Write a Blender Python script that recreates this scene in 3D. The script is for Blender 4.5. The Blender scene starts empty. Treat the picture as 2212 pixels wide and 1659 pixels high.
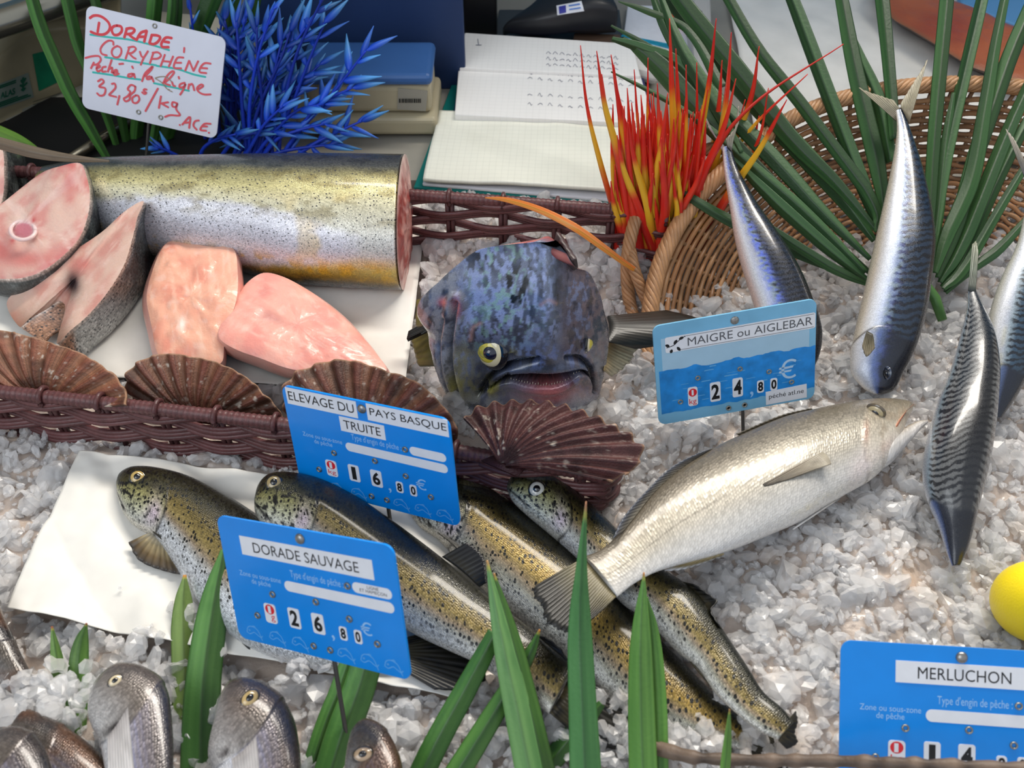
import bpy, math, random
import numpy as np
from mathutils import Vector, Matrix
from mathutils.bvhtree import BVHTree
random.seed(7); RNG=np.random.default_rng(7)
SC=bpy.context.scene; COL=SC.collection
# ---------------- camera ----------------
F=2100.;CX,CY=1106.,829.5
PITCH=math.radians(48);DC=.62
CP,SP=math.cos(PITCH),math.sin(PITCH)
CAM=np.array([0,-DC*CP,DC*SP]);RT=np.array([1.,0,0]);FW=np.array([0,CP,-SP]);UP=np.array([0,SP,CP])
cd=bpy.data.cameras.new('camera');co=bpy.data.objects.new('camera',cd);COL.objects.link(co)
co.location=CAM;co.rotation_euler=(math.pi/2-PITCH,0,0)
cd.sensor_fit='HORIZONTAL';cd.sensor_width=36;cd.lens=36*F/2212;cd.clip_start=.01;cd.clip_end=50
cd.dof.use_dof=True;cd.dof.focus_distance=.60;cd.dof.aperture_fstop=13
SC.camera=co
# ---------------- light ----------------
SC.view_settings.view_transform='Standard';SC.view_settings.look='None';SC.view_settings.gamma=1;SC.view_settings.use_curve_mapping=False
SC.view_settings.exposure=0.14
SC.cycles.max_bounces=8;SC.cycles.diffuse_bounces=3;SC.cycles.glossy_bounces=3;SC.cycles.transmission_bounces=6
W=bpy.data.worlds.new('street_sky');SC.world=W;W.use_nodes=True
nt=W.node_tree;nt.nodes.clear()
wo=nt.nodes.new('ShaderNodeOutputWorld');bg=nt.nodes.new('ShaderNodeBackground');tc=nt.nodes.new('ShaderNodeTexCoord')
sx=nt.nodes.new('ShaderNodeSeparateXYZ');nt.links.new(tc.outputs['Generated'],sx.inputs[0])
ry=nt.nodes.new('ShaderNodeValToRGB');mr=nt.nodes.new('ShaderNodeMapRange');mr.inputs[1].default_value=-1;mr.inputs[2].default_value=1
nt.links.new(sx.outputs[1],mr.inputs[0]);nt.links.new(mr.outputs[0],ry.inputs[0])
def ramp(r,els):
    while len(r.elements)>1:r.elements.remove(r.elements[-1])
    r.elements[0].position=els[0][0];r.elements[0].color=(*els[0][1],1)
    for p,c in els[1:]:
        e=r.elements.new(p);e.color=(*c,1)
# open street in front of the stall (-y), dim shop behind it (+y)
ramp(ry.color_ramp,[(0,(.98,1.06,1.2)),(.35,(.88,.95,1.06)),(.5,(.52,.53,.54)),(.62,(.36,.35,.32)),(1,(.40,.37,.31))])
rz=nt.nodes.new('ShaderNodeValToRGB');mz=nt.nodes.new('ShaderNodeMapRange');mz.inputs[1].default_value=-1;mz.inputs[2].default_value=1
nt.links.new(sx.outputs[2],mz.inputs[0]);nt.links.new(mz.outputs[0],rz.inputs[0])
ramp(rz.color_ramp,[(0,(.15,.15,.15)),(.47,(.3,.3,.3)),(.56,(.9,.9,.9)),(1,(1,1,1))])
mx=nt.nodes.new('ShaderNodeMix');mx.data_type='RGBA';mx.blend_type='MULTIPLY';mx.inputs[0].default_value=1
nt.links.new(ry.outputs[0],mx.inputs[6]);nt.links.new(rz.outputs[0],mx.inputs[7]);nt.links.new(mx.outputs[2],bg.inputs[0])
bg.inputs[1].default_value=.62;nt.links.new(bg.outputs[0],wo.inputs[0])
def area(name,loc,to,size,power,col,sy=None):
    l=bpy.data.lights.new(name,'AREA');l.energy=power;l.color=col;l.size=size
    if sy:l.shape='RECTANGLE';l.size_y=sy
    o=bpy.data.objects.new(name,l);COL.objects.link(o);o.location=loc
    o.rotation_euler=(Vector(to)-Vector(loc)).to_track_quat('-Z','Y').to_euler();return o
area('shop_ceiling_lamp',(.28,.80,1.0),(.2,.40,0),1.2,46,(1,.94,.85),.45)
area('street_daylight',(-1.0,-1.1,1.5),(0,0,0),1.3,12,(.92,.97,1.0))
# ---------------- helpers ----------------
def lin(c):
    if isinstance(c,str):c=[int(c[i:i+2],16) for i in(0,2,4)]
    c=np.asarray(c,float)/255;return np.where(c<=.04045,c/12.92,((c+.055)/1.055)**2.4)
def ray(x,y):
    x=np.asarray(x,float)[...,None];y=np.asarray(y,float)[...,None]
    return (x-CX)/F*RT-(y-CY)/F*UP+FW
def P(x,y,z=0.):
    d=ray(x,y);t=(np.asarray(z,float)-CAM[2])/d[...,2];return CAM+d*t[...,None]
def PY(x,y,Y):
    d=ray(x,y);t=(np.asarray(Y,float)-CAM[1])/d[...,1];return CAM+d*t[...,None]
def PP(x,y,pl):
    d=ray(x,y);t=((np.asarray(pl[0])-CAM)@pl[1])/(d@pl[1]);return CAM+d*t[...,None]
def proj(p):
    d=np.asarray(p,float)-CAM;w=d@FW;return CX+F*(d@RT)/w,CY-F*(d@UP)/w
def nrm(v):return v/np.maximum(np.linalg.norm(v,axis=-1,keepdims=True),1e-12)
def _h(i,j,k,s):
    n=(i.astype(np.int64)*374761393+j.astype(np.int64)*668265263+k.astype(np.int64)*2147483647+s*974634871)&0x7fffffff
    n=((n^(n>>13))*1274126177)&0x7fffffff;n=(n^(n>>16));n=(n*1103515245+12345)&0x7fffffff
    return (n>>8&0xffff)/65535.
def noise(p,f=1.,s=0):
    p=np.asarray(p,float)*f
    if p.shape[-1]==2:p=np.concatenate([p,0*p[...,:1]],-1)
    i=np.floor(p).astype(np.int64);u=p-i;u=u*u*(3-2*u);r=0
    for a in(0,1):
        for b in(0,1):
            for c in(0,1):
                w=(u[...,0] if a else 1-u[...,0])*(u[...,1] if b else 1-u[...,1])*(u[...,2] if c else 1-u[...,2])
                r=r+w*_h(i[...,0]+a,i[...,1]+b,i[...,2]+c,s)
    return r
def fbm(p,f=1.,s=0,o=3):return sum(noise(p,f*2**k,s+k)/2**k for k in range(o))/sum(.5**k for k in range(o))
def sm(a,b,x):
    t=np.clip((x-a)/(b-a),0,1);return t*t*(3-2*t)
def mix(a,b,t):
    t=np.clip(np.asarray(t,float),0,1)[...,None];return a*(1-t)+b*t
def crs(p,n,closed=False):
    p=np.asarray(p,float)
    if closed:p=np.vstack([p[-2:],p,p[:3]])
    t=np.r_[0,np.cumsum(np.maximum(np.linalg.norm(np.diff(p,axis=0),axis=1),1e-9))]
    m=np.empty_like(p);m[1:-1]=(p[2:]-p[:-2])/(t[2:]-t[:-2])[:,None];m[0]=(p[1]-p[0])/(t[1]-t[0]);m[-1]=(p[-1]-p[-2])/(t[-1]-t[-2])
    if closed:q=np.linspace(t[2],t[-3],n+1)[:-1]
    else:q=np.linspace(0,t[-1],n)
    k=np.clip(np.searchsorted(t,q,side='right')-1,0,len(t)-2);h=t[k+1]-t[k];u=((q-t[k])/h)[:,None];h=h[:,None]
    return (2*u**3-3*u**2+1)*p[k]+(u**3-2*u**2+u)*h*m[k]+(-2*u**3+3*u**2)*p[k+1]+(u**3-u**2)*h*m[k+1]
def lnr(p,n):
    p=np.asarray(p,float);t=np.r_[0,np.cumsum(np.maximum(np.linalg.norm(np.diff(p,axis=0),axis=1),1e-9))];q=np.linspace(0,t[-1],n)
    return np.stack([np.interp(q,t,p[:,i]) for i in range(p.shape[1])],1)
# materials
MATS={}
def mat(name,col=None,rough=.5,metal=0,spec=.5,coat=0,trans=0,ior=1.45,vary=0,vs=60,bump=0,bs=200,sss=0,attr=False,alpha=1,stripes=None):
    if name in MATS:return MATS[name]
    m=bpy.data.materials.new(name);m.use_nodes=True;n=m.node_tree;b=n.nodes['Principled BSDF']
    b.inputs['Roughness'].default_value=rough;b.inputs['Metallic'].default_value=metal;b.inputs['Specular IOR Level'].default_value=spec
    b.inputs['Coat Weight'].default_value=coat;b.inputs['Coat Roughness'].default_value=.08;b.inputs['Transmission Weight'].default_value=trans;b.inputs['IOR'].default_value=ior;b.inputs['Alpha'].default_value=alpha
    if sss:
        b.inputs['Subsurface Weight'].default_value=sss;b.inputs['Subsurface Radius'].default_value=(.006,.003,.002);b.inputs['Subsurface Scale'].default_value=1.
    if attr:
        a=n.nodes.new('ShaderNodeAttribute');a.attribute_name='Col';cs=a.outputs['Color']
    else:
        a=n.nodes.new('ShaderNodeRGB');a.outputs[0].default_value=(*lin(col),1);cs=a.outputs[0]
    g=n.nodes.new('ShaderNodeNewGeometry')
    if vary:
        t=n.nodes.new('ShaderNodeTexNoise');t.inputs['Scale'].default_value=vs;t.inputs['Detail'].default_value=4;n.links.new(g.outputs['Position'],t.inputs['Vector'])
        r=n.nodes.new('ShaderNodeMapRange');r.inputs[1].default_value=.3;r.inputs[2].default_value=.7;r.inputs[3].default_value=1-vary;r.inputs[4].default_value=1+vary;n.links.new(t.outputs[0],r.inputs[0])
        x=n.nodes.new('ShaderNodeMix');x.data_type='RGBA';x.blend_type='MULTIPLY';x.inputs[0].default_value=1;n.links.new(cs,x.inputs[6]);n.links.new(r.outputs[0],x.inputs[7]);cs=x.outputs[2]
    n.links.new(cs,b.inputs['Base Color'])
    if bump:
        t=n.nodes.new('ShaderNodeTexNoise');t.inputs['Scale'].default_value=bs;t.inputs['Detail'].default_value=3;n.links.new(g.outputs['Position'],t.inputs['Vector'])
        u=n.nodes.new('ShaderNodeBump');u.inputs['Strength'].default_value=bump;u.inputs['Distance'].default_value=.001;n.links.new(t.outputs[0],u.inputs['Height']);n.links.new(u.outputs[0],b.inputs['Normal'])
    MATS[name]=m;return m
def skin(name,rough=.3,metal=.3,coat=.5,sc=9.,ss=.35,bump=.25,spots=None,glit=.3):
    """wet fish skin: macro colour in attribute Col, scale pattern from the skin coordinate mv (cm along, cm around, back-to-belly)"""
    if name in MATS:return MATS[name]
    m=bpy.data.materials.new(name);m.use_nodes=True;n=m.node_tree;L=n.links.new;b=n.nodes['Principled BSDF']
    b.inputs['Metallic'].default_value=metal;b.inputs['Coat Weight'].default_value=coat;b.inputs['Coat Roughness'].default_value=.12
    a=n.nodes.new('ShaderNodeAttribute');a.attribute_name='Col';v=n.nodes.new('ShaderNodeAttribute');v.attribute_name='mv'
    def vor(scale,rnd=1):
        t=n.nodes.new('ShaderNodeTexVoronoi');t.voronoi_dimensions='2D';t.inputs['Scale'].default_value=scale;t.inputs['Randomness'].default_value=rnd;L(v.outputs['Vector'],t.inputs['Vector']);return t
    def mth(op,x,y):
        k=n.nodes.new('ShaderNodeMath');k.operation=op
        for i,q in enumerate((x,y)):
            if isinstance(q,(int,float)):k.inputs[i].default_value=q
            else:L(q,k.inputs[i])
        return k.outputs[0]
    def rng(x,a0,a1,b0,b1):
        k=n.nodes.new('ShaderNodeMapRange');L(x,k.inputs[0])
        for i,q in enumerate((a0,a1,b0,b1)):k.inputs[i+1].default_value=q
        return k.outputs[0]
    s=vor(sc,.55);cs=a.outputs['Color'];edge=rng(s.outputs['Distance'],.25,.75,1,1-ss)
    sep=n.nodes.new('ShaderNodeSeparateColor');L(s.outputs['Color'],sep.inputs[0])
    gl=rng(sep.outputs[0],0,1,1-glit,1+glit*1.2)
    k=mth('MULTIPLY',edge,gl)
    def mulc(c,f):
        x=n.nodes.new('ShaderNodeMix');x.data_type='RGBA';x.blend_type='MULTIPLY';x.inputs[0].default_value=1;L(c,x.inputs[6]);L(f,x.inputs[7]);return x.outputs[2]
    cs=mulc(cs,k)
    L(rng(sep.outputs[1],0,1,max(.05,rough-.12),rough+.15),b.inputs['Roughness'])
    if spots:
        ssc,thr,d0,d1,scol=spots
        t=vor(ssc,1);s2=n.nodes.new('ShaderNodeSeparateColor');L(t.outputs['Color'],s2.inputs[0])
        th=rng(s2.outputs[0],.25,1,0,thr);q=mth('SUBTRACT',th,t.outputs['Distance']);q=rng(q,0,.06,0,1)
        sv=n.nodes.new('ShaderNodeSeparateXYZ');L(v.outputs['Vector'],sv.inputs[0]);dm=rng(sv.outputs[2],d0,d1,1,0);q=mth('MULTIPLY',q,dm)
        x=n.nodes.new('ShaderNodeMix');x.data_type='RGBA';L(q,x.inputs[0]);L(cs,x.inputs[6]);x.inputs[7].default_value=(*lin(scol),1);cs=x.outputs[2]
    L(cs,b.inputs['Base Color'])
    u=n.nodes.new('ShaderNodeBump');u.inputs['Strength'].default_value=bump;u.inputs['Distance'].default_value=.0006;u.invert=True;L(s.outputs['Distance'],u.inputs['Height']);L(u.outputs[0],b.inputs['Normal'])
    MATS[name]=m;return m
# objects
def _link(o,parent):
    COL.objects.link(o)
    if parent:o.parent=parent
    return o
def thing(name,label,cat,group=None,kind=None):
    o=bpy.data.objects.new(name,None);o.empty_display_size=.01;COL.objects.link(o);return tag(o,label,cat,group,kind)
def tag(o,label=None,cat=None,group=None,kind=None):
    for k,v in(('label',label),('category',cat),('group',group),('kind',kind)):
        if v:o[k]=v
    return o
def mesh(name,V,Fc,m,parent=None,col=None,mv=None,smooth=True):
    me=bpy.data.meshes.new(name);V=np.asarray(V,float)
    me.from_pydata(V.tolist(),[],Fc.tolist() if isinstance(Fc,np.ndarray) else Fc)
    if smooth:me.polygons.foreach_set('use_smooth',np.ones(len(me.polygons),bool))
    if col is not None:
        c=np.ones((len(V),4));c[:,:3]=np.clip(col,0,1) if np.ndim(col)>1 else col
        me.color_attributes.new('Col','FLOAT_COLOR','POINT').data.foreach_set('color',c.ravel())
    if mv is not None:me.attributes.new('mv','FLOAT_VECTOR','POINT').data.foreach_set('vector',np.asarray(mv,float).ravel())
    me.materials.append(m);me.update();return _link(bpy.data.objects.new(name,me),parent)
def solid(o,th,off=-1):
    md=o.modifiers.new('thickness','SOLIDIFY');md.thickness=th;md.offset=off;return o
def bevel(o,w,seg=2):
    md=o.modifiers.new('bevel','BEVEL');md.width=w;md.segments=seg;md.limit_method='ANGLE';return o
def gridF(n,m,wrap=False,off=0):
    i=np.arange(n-1)[:,None];j=np.arange(m if wrap else m-1)[None];j2=(j+1)%m
    return np.stack([i*m+j,i*m+j2,(i+1)*m+j2,(i+1)*m+j],-1).reshape(-1,4)+off
class MB:
    def __init__(s):s.V=[];s.F=[];s.C=[];s.n=0
    def add(s,V,Fc,col=(.5,.5,.5)):
        V=np.asarray(V,float).reshape(-1,3);s.V.append(V);s.F+=[[i+s.n for i in f] for f in (Fc.tolist() if isinstance(Fc,np.ndarray) else Fc)]
        c=np.empty((len(V),3));c[:]=col;s.C.append(c);s.n+=len(V)
    def tube(s,pts,r,k=6,col=(.5,.5,.5),cap=True,flat=1.,ref=(0,0,1)):
        p=np.asarray(pts,float);n=len(p);T=nrm(np.gradient(p,axis=0));r=np.broadcast_to(np.asarray(r,float),(n,))
        A=np.cross(T,np.asarray(ref,float));bad=np.linalg.norm(A,axis=1)<.05;A[bad]=np.cross(T[bad],[1,.2,0]);A=nrm(A);B=np.cross(A,T)
        a=np.arange(k)/k*2*math.pi;V=p[:,None]+r[:,None,None]*(np.cos(a)[None,:,None]*A[:,None]+flat*np.sin(a)[None,:,None]*B[:,None])
        Fc=gridF(n,k,True).tolist()
        if cap:Fc+=[list(range(k))[::-1],[(n-1)*k+i for i in range(k)]]
        c=np.asarray(col,float)
        if c.ndim==2:c=np.repeat(c,k,0)
        s.add(V,Fc,c)
    def box(s,lo,hi,col=(.5,.5,.5),M=None):
        lo=np.asarray(lo);hi=np.asarray(hi);V=np.array([[lo[0] if not i&1 else hi[0],lo[1] if not i&2 else hi[1],lo[2] if not i&4 else hi[2]] for i in range(8)])
        if M is not None:V=V@M[:,:3].T+M[:,3]
        s.add(V,[[0,2,3,1],[4,5,7,6],[0,1,5,4],[2,6,7,3],[0,4,6,2],[1,3,7,5]],col)
    def build(s,name,m,parent=None,smooth=True):
        return mesh(name,np.vstack(s.V),s.F,m,parent,np.vstack(s.C),None,smooth)
def hexa(name,bot,top,m,parent=None,bev=.002):
    V=np.array(list(bot)+list(top));o=mesh(name,V,[[3,2,1,0],[4,5,6,7],[0,1,5,4],[1,2,6,5],[2,3,7,6],[3,0,4,7]],m,parent,smooth=False)
    if bev:bevel(o,bev)
    return o
def hit(bvh,x,y):
    d=Vector(nrm(ray(x,y)));r=bvh.ray_cast(Vector(CAM),d)
    return (np.array(r[0]),np.array(r[1])) if r[0] is not None else (None,None)
def bvh_of(o):
    me=o.data;return BVHTree.FromPolygons([v.co[:] for v in me.vertices],[p.vertices[:] for p in me.polygons])
def disc_dome(mb,c,n,r,h,col,k=28,rows=5,asp=1.,ax=None):
    n=nrm(np.asarray(n,float));a=np.cross(n,[0,0,1.]) if ax is None else np.asarray(ax,float);a=nrm(a-n*(a@n));b=np.cross(n,a)
    V=[c+n*h]
    for i in range(1,rows+1):
        q=i/rows*math.pi/2
        for j in range(k):
            t=j/k*2*math.pi;V.append(c+r*math.sin(q)*(math.cos(t)*a+asp*math.sin(t)*b)+n*h*math.cos(q))
    Fc=[[0,1+j,1+(j+1)%k] for j in range(k)]+[[1+(i)*k+j,1+(i+1)*k+j,1+(i+1)*k+(j+1)%k,1+i*k+(j+1)%k] for i in range(rows-1) for j in range(k)]
    mb.add(np.array(V),Fc,col)
M_EYEG=mat('wet_eye',attr=True,rough=.08,coat=1,spec=.6)
def eye(parent,bvh,px,py,r,iris,rim=(20,20,20),pup=.5,asp=1.,ax=None,h=.45,off=(0,0),up_=.08):
    c,n=hit(bvh,px,py)
    if c is None:return
    n=nrm(n*.6+nrm(CAM-c)*.8);c=c+n*up_*r*((c-CAM)@FW)/F
    rm=r*((c-CAM)@FW)/F
    m1=MB();disc_dome(m1,c-n*rm*.15,n,rm*1.18,rm*h,lin(rim),asp=asp,ax=ax);disc_dome(m1,c-n*rm*.08,n,rm,rm*h*1.25,lin(iris),asp=asp,ax=ax)
    e=m1.build('eye',M_EYEG,parent)
    m2=MB();o=np.zeros(3)
    if off!=(0,0):o=(off[0]*RT-off[1]*UP)*((c-CAM)@FW)/F
    disc_dome(m2,c+o+n*rm*h*.35,n,rm*pup,rm*h*1.0,lin((8,9,14)),asp=asp,ax=ax);m2.build('pupil',M_EYEG,e);return e
# ---------------- fish ----------------
def flat(z):return (np.array([0,0,z]),np.array([0,0,1.]))
def fish(name,label,cat,st,pl,ratio=.5,roll=0.,N=260,Mr=112,colf=None,disp=None,m=None,group=None,thick=None,tip=0.):
    root=thing(name,label,cat,group);st=np.asarray(st,float)
    q=crs(st,N);Lp=PP(q[:,0],q[:,1],pl);Rp=PP(q[:,2],q[:,3],pl);n=pl[1]
    C=(Lp+Rp)/2;e=(Lp-Rp)/2;w=np.linalg.norm(e,axis=1)
    arc=np.r_[0,np.cumsum(np.linalg.norm(np.diff(C,axis=0),axis=1))];s=arc/arc[-1]
    t=ratio*w
    if thick is not None:t=t*thick(s)
    # view-dependent outline growth of a thick body: keep the traced outline
    c0=np.stack(proj(C),1);a=np.stack(proj(C+e),1)-c0;b=np.stack(proj(C+n*t[:,None]),1)-c0
    tg=np.gradient(c0,axis=0);mm=np.stack([-tg[:,1],tg[:,0]],1);mm/=np.linalg.norm(mm,axis=1)[:,None]+1e-9
    am=np.abs((a*mm).sum(1))+1e-6;bm=np.abs((b*mm).sum(1));f=np.sqrt(np.clip(1-(bm/am)**2,.45,1))
    k=np.ones(15)/15;f=np.convolve(np.pad(f,7,mode='edge'),k,'valid')
    th=np.arange(Mr)/Mr*2*math.pi;S=s[:,None]+0*th;TH=th[None]+0*S
    d=(1-np.cos(TH-roll))/2;side=np.sin(TH-roll);rr=1.
    V=C[:,None]+0*S[...,None]
    if disp is not None:rr=1+disp(S,d,side,w)
    ce=np.cos(th)[None];se=np.sin(th)[None]
    V=C[:,None]+(rr*ce*f[:,None])[...,None]*e[:,None]+(rr*se*t[:,None])[...,None]*n
    phi=np.arccos(np.clip(1-2*d,-1,1));g=phi/math.pi*(w+t)[:,None]*1.57
    mv=np.stack([S*arc[-1]*100,g*100+side*0,d],-1)
    Vf=np.vstack([V.reshape(-1,3),V[0].mean(0),V[-1].mean(0)])
    px,py=proj(V)
    c=colf(S,d,side,V,px,py) if colf else np.full(V.shape,.5)
    cf=np.vstack([c.reshape(-1,3),c[0].mean(0),c[-1].mean(0)]);mvf=np.vstack([mv.reshape(-1,3),mv[0].mean(0),mv[-1].mean(0)])
    Fc=gridF(N,Mr,True).tolist()+[[N*Mr,(j+1)%Mr,j] for j in range(Mr)]+[[N*Mr+1,(N-1)*Mr+j,(N-1)*Mr+(j+1)%Mr] for j in range(Mr)]
    o=mesh('body',Vf,Fc,m,root,cf,mvf)
    return dict(root=root,body=o,bvh=bvh_of(o),V=V,pl=pl,C=C,w=w)
M_FIN=mat('fin_membrane',attr=True,rough=.4,coat=.12,spec=.4)
def fin(parent,base,tip,zb,zt,colf,name='fin',rays=14,amp=.00022,n=56,rows=10,ragged=0.,pl=None,m=None,th=.0006,curl=0.):
    b=crs(base,n) if len(base)>2 else lnr(base,n);t=crs(tip,n) if len(tip)>2 else lnr(tip,n)
    u=np.linspace(0,1,n)
    if ragged:
        j=1-ragged*noise(np.stack([u*rays*1.7,0*u],1),1,len(base))
        t=b+(t-b)*j[:,None]
    if pl is None:
        B=P(b[:,0],b[:,1],np.interp(u,np.linspace(0,1,np.size(zb)),np.atleast_1d(zb)));T=P(t[:,0],t[:,1],np.interp(u,np.linspace(0,1,np.size(zt)),np.atleast_1d(zt)))
    else:B=PP(b[:,0],b[:,1],(pl[0]+pl[1]*zb,pl[1]));T=PP(t[:,0],t[:,1],(pl[0]+pl[1]*zt,pl[1]))
    r=np.linspace(0,1,rows)[:,None];V=B[None]*(1-r[...,None])+T[None]*r[...,None]
    nn=nrm(np.cross(T[-1]-B[0],T[0]-B[-1])+1e-9);nn=nn*np.sign(nn@(CAM-B.mean(0)))
    V=V+nn*(amp*np.sin(u*rays*2*math.pi)[None]*np.minimum(1,r*3)+curl*np.sin(math.pi*u)[None]*r)[...,None]
    c=colf(r+0*u,u+0*r,V)
    rb=.5+.5*np.sin(u*rays*2*math.pi)[None]+0*r
    c=c*(.82+.28*rb)[...,None]
    o=mesh(name,V.reshape(-1,3),gridF(rows,n),m or M_FIN,parent,c.reshape(-1,3));solid(o,th,0);return o
def cgrad(*cs):
    cs=[lin(c) for c in cs]
    def f(r,u,V):
        x=np.clip(r,0,1)*(len(cs)-1);o=np.zeros(r.shape+(3,))
        for i in range(3):o[...,i]=np.interp(x,range(len(cs)),[c[i] for c in cs])
        return o*(.75+.5*noise(V,500,3))[...,None]
    return f
def bands(d,stops):
    x=[s[0] for s in stops];cs=np.array([lin(s[1]) for s in stops]);return np.stack([np.interp(d,x,cs[:,i]) for i in range(3)],-1)
# ---------------- slabs of flesh ----------------
M_FLESH=mat('raw_flesh',attr=True,rough=.34,coat=.26,sss=.25,bump=.3,bs=600,spec=.5)
M_SKINCUT=skin('cut_skin',rough=.38,metal=.15,coat=.4,sc=5.5,ss=.45,bump=.35,glit=.35)
def slab(root,top,zt,off,zb,capcol,sidecol,N=120,K=22,M=9,bulge=.0,dome=.002,namecap='flesh',nameside='skin',capn=.0006,sidemat=None,edge=.12,close=True):
    tp=crs(np.column_stack([np.asarray(top,float),np.broadcast_to(np.asarray(zt,float),(len(top),))]),N,True)
    T=P(tp[:,0],tp[:,1],tp[:,2]);B=P(tp[:,0]+off[0],tp[:,1]+off[1],zb+0*tp[:,2])
    ctr=T.mean(0);nn=nrm(sum(np.cross(T[i]-ctr,T[(i+1)%N]-ctr) for i in range(N)));nn=nn*np.sign(nn@(CAM-ctr))
    r=(1-np.linspace(0,1,K))**.8;r[-1]=0.02
    V=ctr+(T-ctr)[None]*r[:,None,None]
    rd=r[:,None]+0*T[None,:,0]
    V=V+nn*(dome*(1-rd**3)+capn*(fbm(V,130,5)-.5)*2*(1-rd**8)-edge*.004*rd**12)[...,None]
    px,py=proj(V);c=capcol(px,py,rd,V)
    Vc=np.vstack([V.reshape(-1,3),V[-1].mean(0)]);Fc=gridF(K,N,True).tolist()+[[K*N,(K-1)*N+j,(K-1)*N+(j+1)%N] for j in range(N)]
    fl=mesh(namecap,Vc,Fc,M_FLESH,root,np.vstack([c.reshape(-1,3),c[-1].mean(0)]))
    q=np.linspace(0,1,M)[:,None,None];out=nrm((T-ctr)-((T-ctr)@nn)[:,None]*nn)
    S=V[0][None]*(1-q)+B[None]*q+out*(bulge*np.sin(q*math.pi))
    qq=q[...,0]+0*T[None,:,0];ppx,ppy=proj(S);a=np.r_[0,np.cumsum(np.linalg.norm(np.diff(T,axis=0),axis=1))]
    mv=np.stack([a[None]*100+0*qq,qq*np.linalg.norm(T-B,axis=1)[None]*100,.3+0*qq],-1)
    c2=sidecol(ppx,ppy,qq,S);Fs=gridF(M,N,True).tolist()
    if close:Fs.append([(M-1)*N+j for j in range(N)])
    sk=mesh(nameside,S.reshape(-1,3),Fs,sidemat or M_SKINCUT,root,c2.reshape(-1,3),mv.reshape(-1,3));return fl,sk,nn,ctr
# ---------------- shells ----------------
M_SHELL=mat('scallop_shell',attr=True,rough=.5,spec=.4,bump=.5,bs=900)
def shell(label,h,zh,arc,za,ribs,c0,c1,dome=.012,seed=0,N=260,K=46,backoff=0.,group='scallop shells along the front rim of the dark wicker tray',irr=.035):
    root=thing('scallop_shell',label,'shell',group)
    a=crs(np.column_stack([np.asarray(arc,float),np.broadcast_to(np.asarray(za,float),(len(arc),))]),N)
    H=P(h[0],h[1],zh);A=P(a[:,0],a[:,1],a[:,2]);u=np.linspace(0,1,N)
    r=np.linspace(.03,1,K)[:,None];ph=u*ribs*2*math.pi
    sc=1+irr*(np.cos(ph)*.35-.35)+irr*.9*(fbm(np.stack([u*ribs*1.3,u*0+seed],1),1,seed,3)-.5)
    V=H+(A-H)[None]*(r*np.where(r>.9,sc[None]**((r-.9)/.1),1))[...,None]
    nn=nrm(np.cross(A[0]-H,A[N//2]-H)+np.cross(A[N//2]-H,A[-1]-H));nn=nn*np.sign(nn@(CAM-H))
    cor=np.cos(ph)[None]*(.0019*r**1.0)
    V=V+nn*(dome*np.sin(np.clip(r,0,1)**.75*math.pi*.93)*np.sin(math.pi*(.08+.84*u))[None]**.6+cor+.0006*(fbm(np.stack([r*9+0*u,u[None]*3+0*r],-1),1,seed+5)-.5))[...,None]
    rib=(.5+.5*np.cos(ph))[None]+0*r
    c=mix(lin(c0)*np.ones(V.shape),lin(c1),.75*sm(.25,.85,rib)*(.4+.6*fbm(V,150,seed)))
    line=np.abs(np.sin(ph*3.))[None]+0*r;c=c*(.6+.4*sm(.05,.45,line))[...,None]
    band=fbm(np.stack([r*26+.6*np.cos(ph)[None]*.3,0*r+u*4],-1),1,seed+9,3);c=c*(.62+.75*band)[...,None]
    gr=fbm(V,420,seed+3,2);c=mix(c,lin((190,178,165)),.8*sm(.68,.78,gr)*sm(.35,.6,noise(V,60,seed)))
    dk=fbm(V,90,seed+4);c=c*(1-.5*sm(.56,.72,dk))[...,None]
    c=mix(c,lin((176,140,112)),.7*sm(.975,1,r+0*u))
    o=mesh('fan',V.reshape(-1,3),gridF(K,N),M_SHELL,root,c.reshape(-1,3));solid(o,.0014,-1)
    # hinge ears
    T0=nrm(A[-1]-A[0]);U=nrm(A[N//2]-H);mb=MB();q=.011
    E=[H-T0*q-U*.002,H+T0*q-U*.002,H+T0*q*.8+U*.006,H-T0*q*.8+U*.006];mb.add(np.array([p+nn*z for z in(.0006,-.0012) for p in E]),[[0,1,2,3],[7,6,5,4],[0,4,5,1],[1,5,6,2],[2,6,7,3],[3,7,4,0]],lin(c1)*.8)
    mb.build('hinge_ear',M_SHELL,root);return root
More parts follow.
